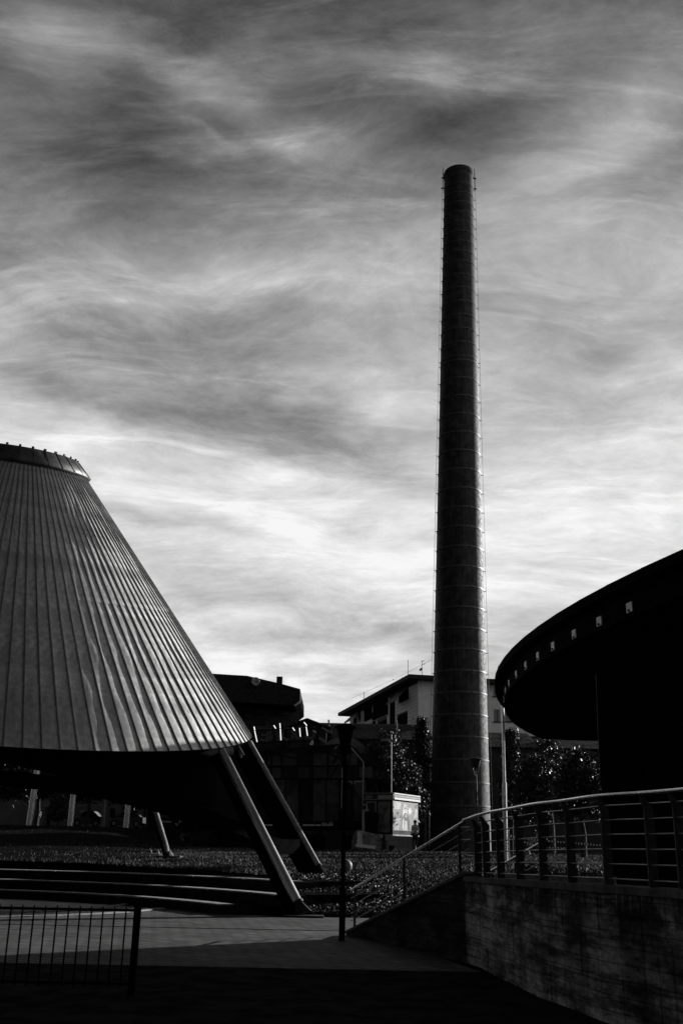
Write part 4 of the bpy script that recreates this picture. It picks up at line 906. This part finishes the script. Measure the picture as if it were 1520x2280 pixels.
# ------------------------------------------------------------------ right house
C0 = Vector((7.58, 95, 0)); hl = Vector((-.2153, .9766, 0)); hr_ = Vector((.9766, .2153, 0)); nl = -hr_; zg = 1.5
ho = thing('tiled_house', 'pale house with tile clad side wall, deep eaves and awnings', 'house', (11, 105, zg))
HW = 14.; HL = 28.; ZT = at(937, 1516, 95).z
def H(l, r, z): return C0+hl*l+hr_*r+Vector((0, 0, z))
b = MB(); b.hexa([H(0, 0, zg), H(0, HW, zg), H(HL, HW, zg), H(HL, 0, zg), H(0, 0, ZT), H(0, HW, ZT), H(HL, HW, ZT), H(HL, 0, ZT)]); b.build('wall', M_house, ho)
EV = 1.25; ZR = ZT+.12
rf = MB(); e_ = [H(-EV, -EV, ZT+.0), H(-EV, HW+EV, ZT), H(HL+EV, HW+EV, ZT), H(HL+EV, -EV, ZT)]; e2_ = [p+Vector((0, 0, .38)) for p in e_]
rg = [H(7.0, 7.0, ZT+1.75), H(HL-7, 7.0, ZT+1.75)]
rf.add(e_+e2_+rg, [(3, 2, 1, 0), (0, 1, 5, 4), (1, 2, 6, 5), (2, 3, 7, 6), (3, 0, 4, 7), (4, 5, 8), (5, 6, 9, 8), (6, 7, 9), (7, 4, 8, 9)]); rf = rf.build('roof', M_roof, ho)
def onl(px, py): p = plane_hit(px, py, C0, nl); d = p-C0; return d.dot(hl), p.z
def onr(px, py): p = plane_hit(px, py, C0, -hl); d = p-C0; return d.dot(hr_), p.z
for u, v, s_, Y_ in ((891, 1516, .36, 106), (898.5, 1510.5, .36, 105), (830, 1549.5, .36, 117), (820, 1557, .2, 119)):
    p = at(u, v, Y_); b = MB(); b.box((p.x, p.y, p.z-.5), (s_, s_, 1.0)); b.box((p.x, p.y, p.z+.03), (s_*1.2, s_*1.2, .07)); b.build('chimney_stack', M_roof, rf)
# openings on the long side (from the photograph's facade plane)
ops = [((885, 1585), (908, 1612)), ((868, 1552), (880, 1612)), ((811, 1565), (829, 1600)), ((830, 1552), (865, 1590)), ((840, 1600), (862, 1612)), ((829, 1585), (838, 1612)), ((787, 1598), (795, 1611)), ((798, 1582), (803, 1602)), ((888, 1530), (910, 1556))]
rects = []
for k, (p, q) in enumerate(ops):
    l0, za = onl(q[0], p[1]); l1, zb_ = onl(p[0], q[1]); z_hi = onl(q[0], p[1])[1]; z_lo = onl(q[0], q[1])[1]
    if l1 < l0: l0, l1 = l1, l0
    z_hi = min(z_hi, ZT-.05); rects.append((l0, l1, z_lo, z_hi))
    b = MB(); b.hexa([H(l0, -.02, z_lo), H(l1, -.02, z_lo), H(l1, .06, z_lo), H(l0, .06, z_lo), H(l0, -.02, z_hi), H(l1, -.02, z_hi), H(l1, .06, z_hi), H(l0, .06, z_hi)]); w_ = b.build('window', M_open, ho)
    b = MB(); b.hexa([H(l0-.05, -.10, z_lo-.08), H(l1+.05, -.10, z_lo-.08), H(l1+.05, .0, z_lo-.08), H(l0-.05, .0, z_lo-.08), H(l0-.05, -.10, z_lo-.02), H(l1+.05, -.10, z_lo-.02), H(l1+.05, 0, z_lo-.02), H(l0-.05, 0, z_lo-.02)]); b.build('sill', M_house, w_)
tm = None; TH_, TL_ = .36, 1.25; z = ZT-.22; cnt = 0; row = 0
while cnt < 290 and z > 8:
    l = .03+(row % 2)*TL_/2-.0
    if row % 2: pass
    l = -(row % 2)*TL_/2
    while l < HL and cnt < 295:
        segs = [(max(l, .02), min(l+TL_, HL-.02))]
        for r_ in rects:
            if z-TH_ < r_[3]-.05 and z > r_[2]+.1:
                new = []
                for a_, c_ in segs:
                    if c_ <= r_[0] or a_ >= r_[1]: new.append((a_, c_))
                    else:
                        if a_ < r_[0]: new.append((a_, r_[0]))
                        if c_ > r_[1]: new.append((r_[1], c_))
                segs = new
        for a_, c_ in segs:
            if c_-a_ < .12: continue
            if tm is None:
                b = MB(); b.hexa([(0, 0, .01), (0, TL_-.03, .01), (.03, TL_-.03, .01), (.03, 0, .01), (0, 0, TH_-.025), (0, TL_-.03, TH_-.025), (.03, TL_-.03, TH_-.025), (.03, 0, TH_-.025)]); tm = bpy.data.meshes.new('cladding_tile'); tm.from_pydata(b.v, [], b.f); tm.materials.append(M_tile)
            o = bpy.data.objects.new('cladding_tile', tm); COL.objects.link(o); o.parent = ho; ang = math.atan2(hl.y, hl.x)-math.pi/2
            o.matrix_local = Matrix.Translation(H(a_, -.045-random.uniform(0, .006), z-TH_)-Vector(ho.location)) @ Matrix.Rotation(ang, 4, 'Z') @ Matrix.Diagonal((1, (c_-a_)/TL_, 1, 1)); cnt += 1
        l += TL_
    z -= TH_; row += 1
b = MB(); b.hexa([H(.0, -.012, z), H(HL, -.012, z), H(HL, -.002, z), H(0, -.002, z), H(0, -.012, ZT-.01), H(HL, -.012, ZT-.01), H(HL, -.002, ZT-.01), H(0, -.002, ZT-.01)]); b.build('joint_bed', M_joint, ho)
# awnings
def awning(c0, c1, name='awning'):
    l0, zt1 = onl(*c0); l1, _ = onl(*c1)
    if l1 < l0: l0, l1 = l1, l0
    b = MB(); n = 14; A_ = []; 
    for k in range(n+1):
        l = l0+(l1-l0)*k/n; A_ += [H(l, -.06, zt1), H(l, -1.15, zt1-1.0), H(l, -1.15, zt1-1.0-(.16 if k % 2 else .24))]
    b.add(A_, [f for k in range(n) for f in ((3*k, 3*k+3, 3*k+4, 3*k+1), (3*k+1, 3*k+4, 3*k+5, 3*k+2))]); return b.build(name, mat('awning_cloth', .16, .8, var=.1), ho, fix=False)
awning((908, 1533), (884, 1548)); awning((803, 1582), (787, 1595))
# end wall windows
for p, q in (((1099, 1579), (1113, 1606)), ((1098, 1530), (1112, 1550)), ((1124, 1584), (1146, 1606)), ((1160, 1584), (1180, 1606))):
    r0, za = onr(p[0], p[1]); r1_, zb_ = onr(q[0], q[1]); b = MB(); b.hexa([H(-.03, r0, zb_), H(-.03, r1_, zb_), H(.05, r1_, zb_), H(.05, r0, zb_), H(-.03, r0, za), H(-.03, r1_, za), H(.05, r1_, za), H(.05, r0, za)]); w_ = b.build('window', M_glass, ho)
    b = MB(); b.hexa([H(-.14, r0-.1, zb_-.14), H(-.14, r1_+.1, zb_-.14), H(0, r1_+.1, zb_-.14), H(0, r0-.1, zb_-.14), H(-.14, r0-.1, zb_-.03), H(-.14, r1_+.1, zb_-.03), H(0, r1_+.1, zb_-.03), H(0, r0-.1, zb_-.03)]); b.build('sill', M_dark, w_)
    b = MB(); rm = (r0+r1_)/2; b.hexa([H(-.07, rm-.03, zb_), H(-.07, rm+.03, zb_), H(-.032, rm+.03, zb_), H(-.032, rm-.03, zb_), H(-.07, rm-.03, za), H(-.07, rm+.03, za), H(-.032, rm+.03, za), H(-.032, rm-.03, za)]); b.build('frame', M_dark, w_)
# antennas on the roof
def antenna(label, px, py0, py1, Y, yagi=False):
    a_, c_ = at(px, py1, Y), at(px, py0, Y); t = thing('roof_antenna', label, 'antenna', tuple(a_), 'antennas on the tiled house'); b = MB(); b.tube([a_-Vector((0, 0, 1.0)), c_], .03, 6); b.build('mast', M_dark, t)
    if yagi:
        b = MB()
        for v, w0, w1 in ((1472, -2, 6), (1479, -1, 8)): b.tube([at(px+w0, v+1, Y), at(px+w1, v-1, Y)], .02, 5); b.tube([at(px+w1-3, v-3, Y), at(px+w1-3, v+3, Y)], .012, 4)
        b.tube([at(px-5, 1493, Y), at(px, 1488, Y)], .10, 8); b.build('elements', M_dark, t)
antenna('short rod antenna at the low left end of the roof', 810, 1541, 1566, 112); antenna('tall rod antenna beside the two roof chimneys', 908, 1469, 1512, 104); antenna('branched television antenna near the roof corner', 939, 1471, 1496, 98, True)
antenna('thin rod antenna on the roof right of the chimney', 1108, 1482, 1500, 97)
b = MB(); b.tube([at(780, 1556, 110), at(860, 1520, 106), at(875, 1513.5, 105), at(960, 1469, 98)], .012, 5); p = at(875, 1513.5, 105); b.lathe(tuple(p), [(.06*math.sin(q), -.06*math.cos(q)) for q in np.linspace(0, math.pi, 7)], 8); tag(b.build('overhead_wire', M_dark), 'thin wire strung above the tiled house roof', 'wire')

# ------------------------------------------------------------------ left house
LY = 88.
lh = thing('brick_house', 'dark brick clad house with thick flat roof behind the cone', 'house', tuple(at(560, 1880, LY)))
A_ = at(400, 1880, LY-3); B_ = at(657, 1880, LY); zg2 = 1.5; zt2 = at(657, 1569, LY).z; dirw = (B_-A_); dirw.z = 0; Lw = dirw.length; dirw.normalize(); nb_ = Vector((-dirw.y, dirw.x, 0))
wv_ = MB(); wv_.hexa([(0, 0, 0), (Lw, 0, 0), (Lw, 10, 0), (0, 10, 0), (0, 0, zt2-zg2), (Lw, 0, zt2-zg2), (Lw, 10, zt2-zg2), (0, 10, zt2-zg2)])
me = bpy.data.meshes.new('wall'); me.from_pydata(wv_.v, [], wv_.f); me.materials.append(M_brick); wo_ = bpy.data.objects.new('wall', me); COL.objects.link(wo_); wo_.parent = lh
wo_.matrix_local = Matrix.Translation(Vector((A_.x, A_.y, zg2))-Vector(lh.location)) @ Matrix.Rotation(math.atan2(dirw.y, dirw.x), 4, 'Z')
OL = Vector((A_.x, A_.y, 0)); 
def onw(px, py): p = plane_hit(px, py, OL, nb_); return (p-OL).dot(dirw), p.z
def LW(s_, o_, z_): return OL+dirw*s_+nb_*o_+Vector((0, 0, z_))
def lbox(s0_, s1_, o0, o1, z0_, z1_, nm, m, par=lh):
    b = MB(); b.hexa([LW(s0_, o0, z0_), LW(s1_, o0, z0_), LW(s1_, o1, z0_), LW(s0_, o1, z0_), LW(s0_, o0, z1_), LW(s1_, o0, z1_), LW(s1_, o1, z1_), LW(s0_, o1, z1_)]); return b.build(nm, m, par)
for p, q in (((523, 1555), (567, 1580)), ((570, 1563), (592, 1587)), ((620, 1567), (643, 1589)), ((545, 1584), (557, 1595)), ((566, 1611), (592, 1622)), ((480, 1560), (505, 1585))):
    s0_, za = onw(*p); s1_, _ = onw(q[0], p[1]); zb_ = onw(p[0], q[1])[1]; w_ = lbox(s0_, s1_, -.06, .05, zb_, za, 'window', M_glass)
    lbox(s0_, s1_, -.10, -.062, zb_+(za-zb_)*.0, zb_+(za-zb_)*.55, 'shutter', mat('lowered_shutter', .045, .7), w_); lbox(s0_-.1, s1_+.1, -.16, -.005, zb_-.1, zb_-.01, 'sill', M_brick, w_)
s0_, za = onw(526, 1553); s1_, _ = onw(568, 1553); b = MB(); n = 14; Q_ = []
for k in range(n+1): s_ = s0_+(s1_-s0_)*k/n; Q_ += [LW(s_, -.1, za+.3), LW(s_, -1.3, za+.12), LW(s_, -1.3, za-(.1 if k % 2 else .28))]
b.add(Q_, [f for k in range(n) for f in ((3*k, 3*k+3, 3*k+4, 3*k+1), (3*k+1, 3*k+4, 3*k+5, 3*k+2))]); b.build('scalloped_awning', mat('awning_fringe', .3, .8), lh, fix=False)
# thick roof: outline measured, given its depth
rl = slab([(380, 1500), (475, 1500), (550, 1504.5), (625, 1522), (668, 1534), (668, 1560), (655, 1570), (380, 1556)], LY-4.5, 11, 'roof', M_roof, lh)
b = MB(); p = at(625, 1523, LY); b.box((p.x, p.y-2, p.z), (.5, .5, .6)); b.build('chimney_stack', M_roof, rl)
sd = thing('satellite_dish', 'grey satellite dish on a bracket at the dark roof edge', 'satellite dish', tuple(at(568, 1522, LY-4.8)))
p = at(569, 1518, LY-4.9); b = MB(); Mx = Matrix.Rotation(rad(80), 3, 'X') @ Matrix.Rotation(rad(15), 3, 'Y'); b.lathe(tuple(p), [(0, .0), (.15, .02), (.27, .07), (.36, .13)], 24, M=Mx); b.build('dish', mat('dish_grey', .30, .5), sd)
b = MB(); b.tube([at(569, 1518, LY-4.9), at(560, 1511, LY-5.2)], .03, 6); b.tube([at(569, 1517, LY-4.9), at(578, 1516, LY-5.2)], .05, 6); b.tube([at(569, 1518, LY-4.6), at(571, 1524, LY-4.4)], .03, 6); b.build('arm', mat('dish_grey', .3), sd)

# ------------------------------------------------------------------ low houses with tiled roofs
def low_house(label, px0, px1, py_e, py_r, Y, dep, ridge_along=True, wallm=None, low=1.5, group='low tile roofed houses'):
    a_ = at(px0, py_e, Y); c_ = at(px1, py_e, Y); r_ = at((px0+px1)/2, py_r, Y+dep/2 if ridge_along else Y)
    t = thing('low_house', label, 'house', ((a_.x+c_.x)/2, Y, low), group); ze = (a_.z+c_.z)/2; x0, x1 = a_.x, c_.x
    b = MB(); b.box(((x0+x1)/2, Y+dep/2, (low+ze)/2), (x1-x0-.8, dep-.8, ze-low)); b.build('wall', wallm or M_far, t)
    if ridge_along:
        n = 14; zr = r_.z; rows2 = int(max(6, (dep/2)/.45)); b = MB()
        for side_ in (0, 1):
            for k in range(rows2):       # overlapping tile courses
                f0, f1 = k/rows2, (k+1)/rows2; y0 = (Y+dep/2*f0) if side_ == 0 else (Y+dep-dep/2*f0); y1 = (Y+dep/2*f1) if side_ == 0 else (Y+dep-dep/2*f1)
                z0_ = ze+(zr-ze)*f0; z1_ = ze+(zr-ze)*f1; b.hexa([(x0, y0, z0_), (x1, y0, z0_), (x1, y1, z1_-.05), (x0, y1, z1_-.05), (x0, y0, z0_+.07), (x1, y0, z0_+.07), (x1, y1, z1_+.02), (x0, y1, z1_+.02)])
        o = b.build('roof', M_rtile, t)
        b = MB(); b.add([(x0+.4, Y+.4, ze), (x0+.4, Y+dep/2, zr-.05), (x0+.4, Y+dep-.4, ze)], [(0, 1, 2)]); b.add([(x1-.4, Y+.4, ze), (x1-.4, Y+dep/2, zr-.05), (x1-.4, Y+dep-.4, ze)], [(0, 1, 2)]); b.build('gable', wallm or M_far, t)
        for f in (.15, .72):
            p_ = Vector((x0+(x1-x0)*f, Y+dep*.22, ze+(zr-ze)*.5)); b = MB(); b.tube([p_, p_+Vector((-.05, 0, .85))], .07, 8); b.build('vent_pipe', M_steel, o)
    else:
        zr = r_.z; xm = (x0+x1)/2; b = MB(); th_ = .12
        for s_ in (-1, 1):
            xe = xm+s_*(x1-x0)/2; b.hexa([(xe, Y, ze), (xm, Y, zr), (xm, Y+dep, zr), (xe, Y+dep, ze), (xe, Y, ze+th_), (xm, Y, zr+th_), (xm, Y+dep, zr+th_), (xe, Y+dep, ze+th_)])
        b.build('roof', M_rtile, t); b = MB(); b.add([(x0+.4, Y+.4, ze), (xm, Y+.4, zr-.02), (x1-.4, Y+.4, ze)], [(0, 1, 2)]); b.build('gable', wallm or M_far, t)
    return t
low_house('low house with a gable end behind the ride sign', 628, 738, 1622, 1602, 78, 10, False)
low_house('long low house with tiled roof below the brick and tiled houses', 690, 965, 1646, 1612, 82, 12)
low_house('low tiled house right of the chimney under the pale end wall', 1075, 1200, 1664, 1632, 80, 10)
low_house('plain dark low house behind the round hall trees', 1205, 1420, 1668, 1640, 92, 12)

# ------------------------------------------------------------------ street side on the left, seen under the cone
sb = thing('street_building', 'long low grey building beyond the leaning columns', 'building', tuple(at(250, 1850, 118)))
slab([(-300, 1862), (462, 1862), (462, 1772), (-300, 1764)], 118, 12, 'wall', mat('dull_street_wall', .13, .9, var=.2, scale=.3, spec=.1), sb)
slab([(-60, 1768), (462, 1772), (462, 1764), (-60, 1762)], 117.4, 13, 'eaves', M_dark, sb)
for a_, c_ in ((85, 90), (98, 106), (119, 131), (174, 188), (209, 216), (222, 240)): slab([(a_, 1793.8), (c_, 1794), (c_, 1792.5), (a_, 1792.3)], 117.3, .05, 'gutter_strip', M_offw, sb)
w_ = slab([(258, 1835), (292, 1835), (292, 1815), (258, 1815)], 117.9, .08, 'window', M_glass, sb)
for a_, c_ in ((263, 267), (269, 273), (275, 280), (282, 286), (287, 291)): slab([(a_, 1834), (c_, 1834), (c_, 1820), (a_, 1820)], 117.8, .05, 'blind', M_offw, w_)
for (u, v, s_) in ((180, 1807, 4.5), (186, 1807.5, 4.5), (233, 1814, 5)): slab([(u-s_/2, v+s_/2), (u+s_/2, v+s_/2), (u+s_/2, v-s_/2), (u-s_/2, v-s_/2)], 117.8, .05, 'notice', M_offw, sb)
for k in range(7): slab([(173+k*2.3, 1824), (174.2+k*2.3, 1824), (175+k*2.3, 1818), (173.8+k*2.3, 1818)], 117.8, .05, 'notice', M_offw, sb)
for u0, u1 in ((105, 112), (246, 256), (330, 360)): slab([(u0, 1862), (u1, 1862), (u1, 1800), (u0, 1800)], 117.85, .1, 'doorway', M_black, sb)
CG = 'leaning columns beyond the cone'
for k, (u0, v0, u1, v1, w) in enumerate(((64, 1845, 87, 1690, 6), (156, 1849, 172, 1690, 6), (228, 1850, 240, 1690, 4.5), (280, 1855, 296, 1690, 6), (406, 1858, 418, 1700, 5))):
    a_, c_ = at(u0, v0, 76), at(u1, v1, 76); zz = gz(a_.x, 76)-.2; d = (c_-a_); a2 = a_+d*((zz-a_.z)/d.z)
    b = MB(); b.tube([a2, c_+d*.4], w/FPX*76, 24); o = b.build('leaning_column', M_legs if k != 4 and k != 2 else mat('grey_column', .12, .6), origin=tuple(a2))
    tag(o, ('leftmost tall leaning column beside the distant person', 'second leaning column, in front of the spiky bush', 'thin dull leaning column between the parked cars', 'leaning column in front of the car and pale blinds', 'dull leaning column near the trailer bed')[k], 'column', CG)
def car(label, px0, px1, pyt, Y, m):
    a_, c_ = at(px0, 1860, Y), at(px1, 1860, Y); L = c_.x-a_.x; H_ = 1.45; zz = max(gz((a_.x+c_.x)/2, Y), at(px0, pyt, Y).z-H_); t = thing('parked_car', label, 'car', ((a_.x+c_.x)/2, Y, zz), 'cars parked along the street')
    def ex(prof, y0, y1, nm, m_, taper=0.):
        b = MB(); n = len(prof); vs = [(a_.x+u*L, Y+y0, zz+v) for u, v in prof]+[(a_.x+u*L, Y+y1, zz+v) for u, v in prof]; b.add(vs, [tuple(range(n)), tuple(range(n, 2*n))[::-1]]+[(i, (i+1) % n, (i+1) % n+n, i+n) for i in range(n)]); return b.build(nm, m_, t)
    ex([(0, .35), (.0, .62), (.04, .78), (.24, .90), (.38, 1.38), (.52, 1.45), (.72, 1.42), (.90, .98), (.99, .92), (1, .4), (.9, .25), (.1, .25)], 0, 1.7, 'body', m)
    ex([(.27, .92), (.39, 1.33), (.52, 1.38), (.52, .92)], -.01, .02, 'window', M_open); ex([(.54, .92), (.54, 1.38), (.71, 1.36), (.84, .95)], -.01, .02, 'window', M_open)
    for f in (.18, .82):
        b = MB(); b.tube([(a_.x+f*L, Y-.03, zz+.32), (a_.x+f*L, Y+.2, zz+.32)], .32, 18); w2 = b.build('wheel', M_black, t); b = MB(); b.tube([(a_.x+f*L, Y-.05, zz+.32), (a_.x+f*L, Y-.03, zz+.32)], .18, 12); b.build('rim', M_steel, w2)
    ex([(.005, .62), (.03, .74), (.08, .74), (.06, .62)], -.015, .3, 'headlight', M_offw); return t
M_carp = mat('dark_car_paint', .02, .18, spec=.7)
car('dark parked car behind the second leaning column', 158, 222, 1829, 100, M_carp); car('dark parked car in front of the window with pale blinds', 238, 316, 1833, 98, M_carp)
# street sign and shelter bits
o = thing('street_sign', 'small pale sign board with dark lines on a post by the window', 'sign', tuple(at(302, 1855, 96)))
slab([(295, 1795), (309, 1795), (309, 1789), (295, 1789)], 96, .06, 'board', M_offw, o); slab([(298, 1792.7), (307, 1793), (307, 1791.5), (298, 1791.2)], 95.95, .03, 'print', M_black, o)
b = MB(); b.tube([at(308, 1796, 96), at(308, 1858, 96)], .04, 8); b.build('post', M_dark, o)
slab([(310, 1789), (315, 1789), (317, 1784), (312, 1785)], 96, .05, 'arrow_board', M_offw, o)
bn = thing('bench', 'small metal bench frame on the lawn by the thin back leg', 'bench', tuple(at(345, 1903, 45)))
b = MB(); b.tube([at(333, 1890, 45), at(337, 1895, 45), at(337, 1901, 45), at(358, 1903, 45)], .02, 6); b.tube([at(351, 1893, 45), at(354, 1897, 45), at(354, 1902, 45)], .02, 6); b.beam(at(337, 1901.5, 45), at(358, 1902.5, 45), .4, .03); b.build('frame', M_offw, bn)
for f in (338, 356): b = MB(); q_ = at(f, 1902, 45); b.tube([q_, (q_.x, q_.y, gz(q_.x, 45)-.02)], .02, 6); b.build('leg', M_offw, bn)
# small shelter glimpsed between the legs
sh = thing('folded_awning_cart', 'dark stall with striped ledge glimpsed behind the thin back leg', 'stall', tuple(at(372, 1858, 84)))
slab([(352, 1858), (392, 1858), (392, 1806), (352, 1806)], 84, 2, 'cabin', M_panel, sh); slab([(354, 1831), (381, 1832), (381, 1828), (354, 1827)], 83.8, .3, 'ledge', M_offw, sh); slab([(354, 1820), (376, 1820), (376, 1815), (354, 1815)], 83.9, .1, 'board', M_panel2, sh)
slab([(352, 1812), (383, 1812), (378, 1806), (352, 1806)], 83.9, .1, 'board', M_panel2, sh)
# pale hoarding behind the trailer bed
hb = thing('panel_hoarding', 'grey panel hoarding glimpsed between drum and walkway', 'hoarding', tuple(at(495, 1850, 74)))
for k in range(3): slab([(462+k*27, 1812), (487+k*27, 1818), (487+k*27, 1772), (462+k*27, 1766)], 74, .1, 'panel', mat('hoarding_grey', .12, .8, var=.3, scale=.8), hb)
slab([(455, 1860), (640, 1860), (640, 1840), (455, 1840)], 74, .1, 'lower_board', M_far, hb)
for u in (470, 540, 635): b = MB(); b.tube([at(u, 1766, 74.2), at(u, 1868, 74.2)], .05, 6); b.build('post', M_dark, hb)

# ------------------------------------------------------------------ unseen blocks added round the camera to cut sky light
def block(name, label, c, d):
    t = thing(name, label, 'building', (c[0], c[1], 0)); b = MB(); b.box((c[0], c[1], d[2]/2), d); b.build('wall', M_far, t)
    b = MB(); b.box((c[0], c[1], d[2]+.25), (d[0]+1.2, d[1]+1.2, .5)); b.build('roof', M_roof, t)
    nx_ = int(d[0]/4); fl = int(d[2]/3.2)
    b = MB()
    for f in range(fl):
        for i in range(nx_):
            b.box((c[0]-d[0]/2+4*(i+.5), c[1]+d[1]/2+.02, 3.2*f+1.8), (1.4, .08, 1.5))
        for i in range(int(d[1]/4)):
            for sg in (-1, 1): b.box((c[0]+sg*(d[0]/2+.02), c[1]-d[1]/2+4*(i+.5), 3.2*f+1.8), (.08, 1.4, 1.5))
    b.build('windows', M_open, t)
block('sky_blocker', 'added tall dark block behind the camera that cuts sky light', (-4, -20, 0), (74, 12, 30))
block('sky_blocker', 'added dark block out of view on the far left that cuts sky light', (-52, 12, 0), (14, 60, 13))
block('right_sky_blocker', 'added tall dark block out of view on the right that cuts sky light', (52, -4, 0), (16, 34, 34))
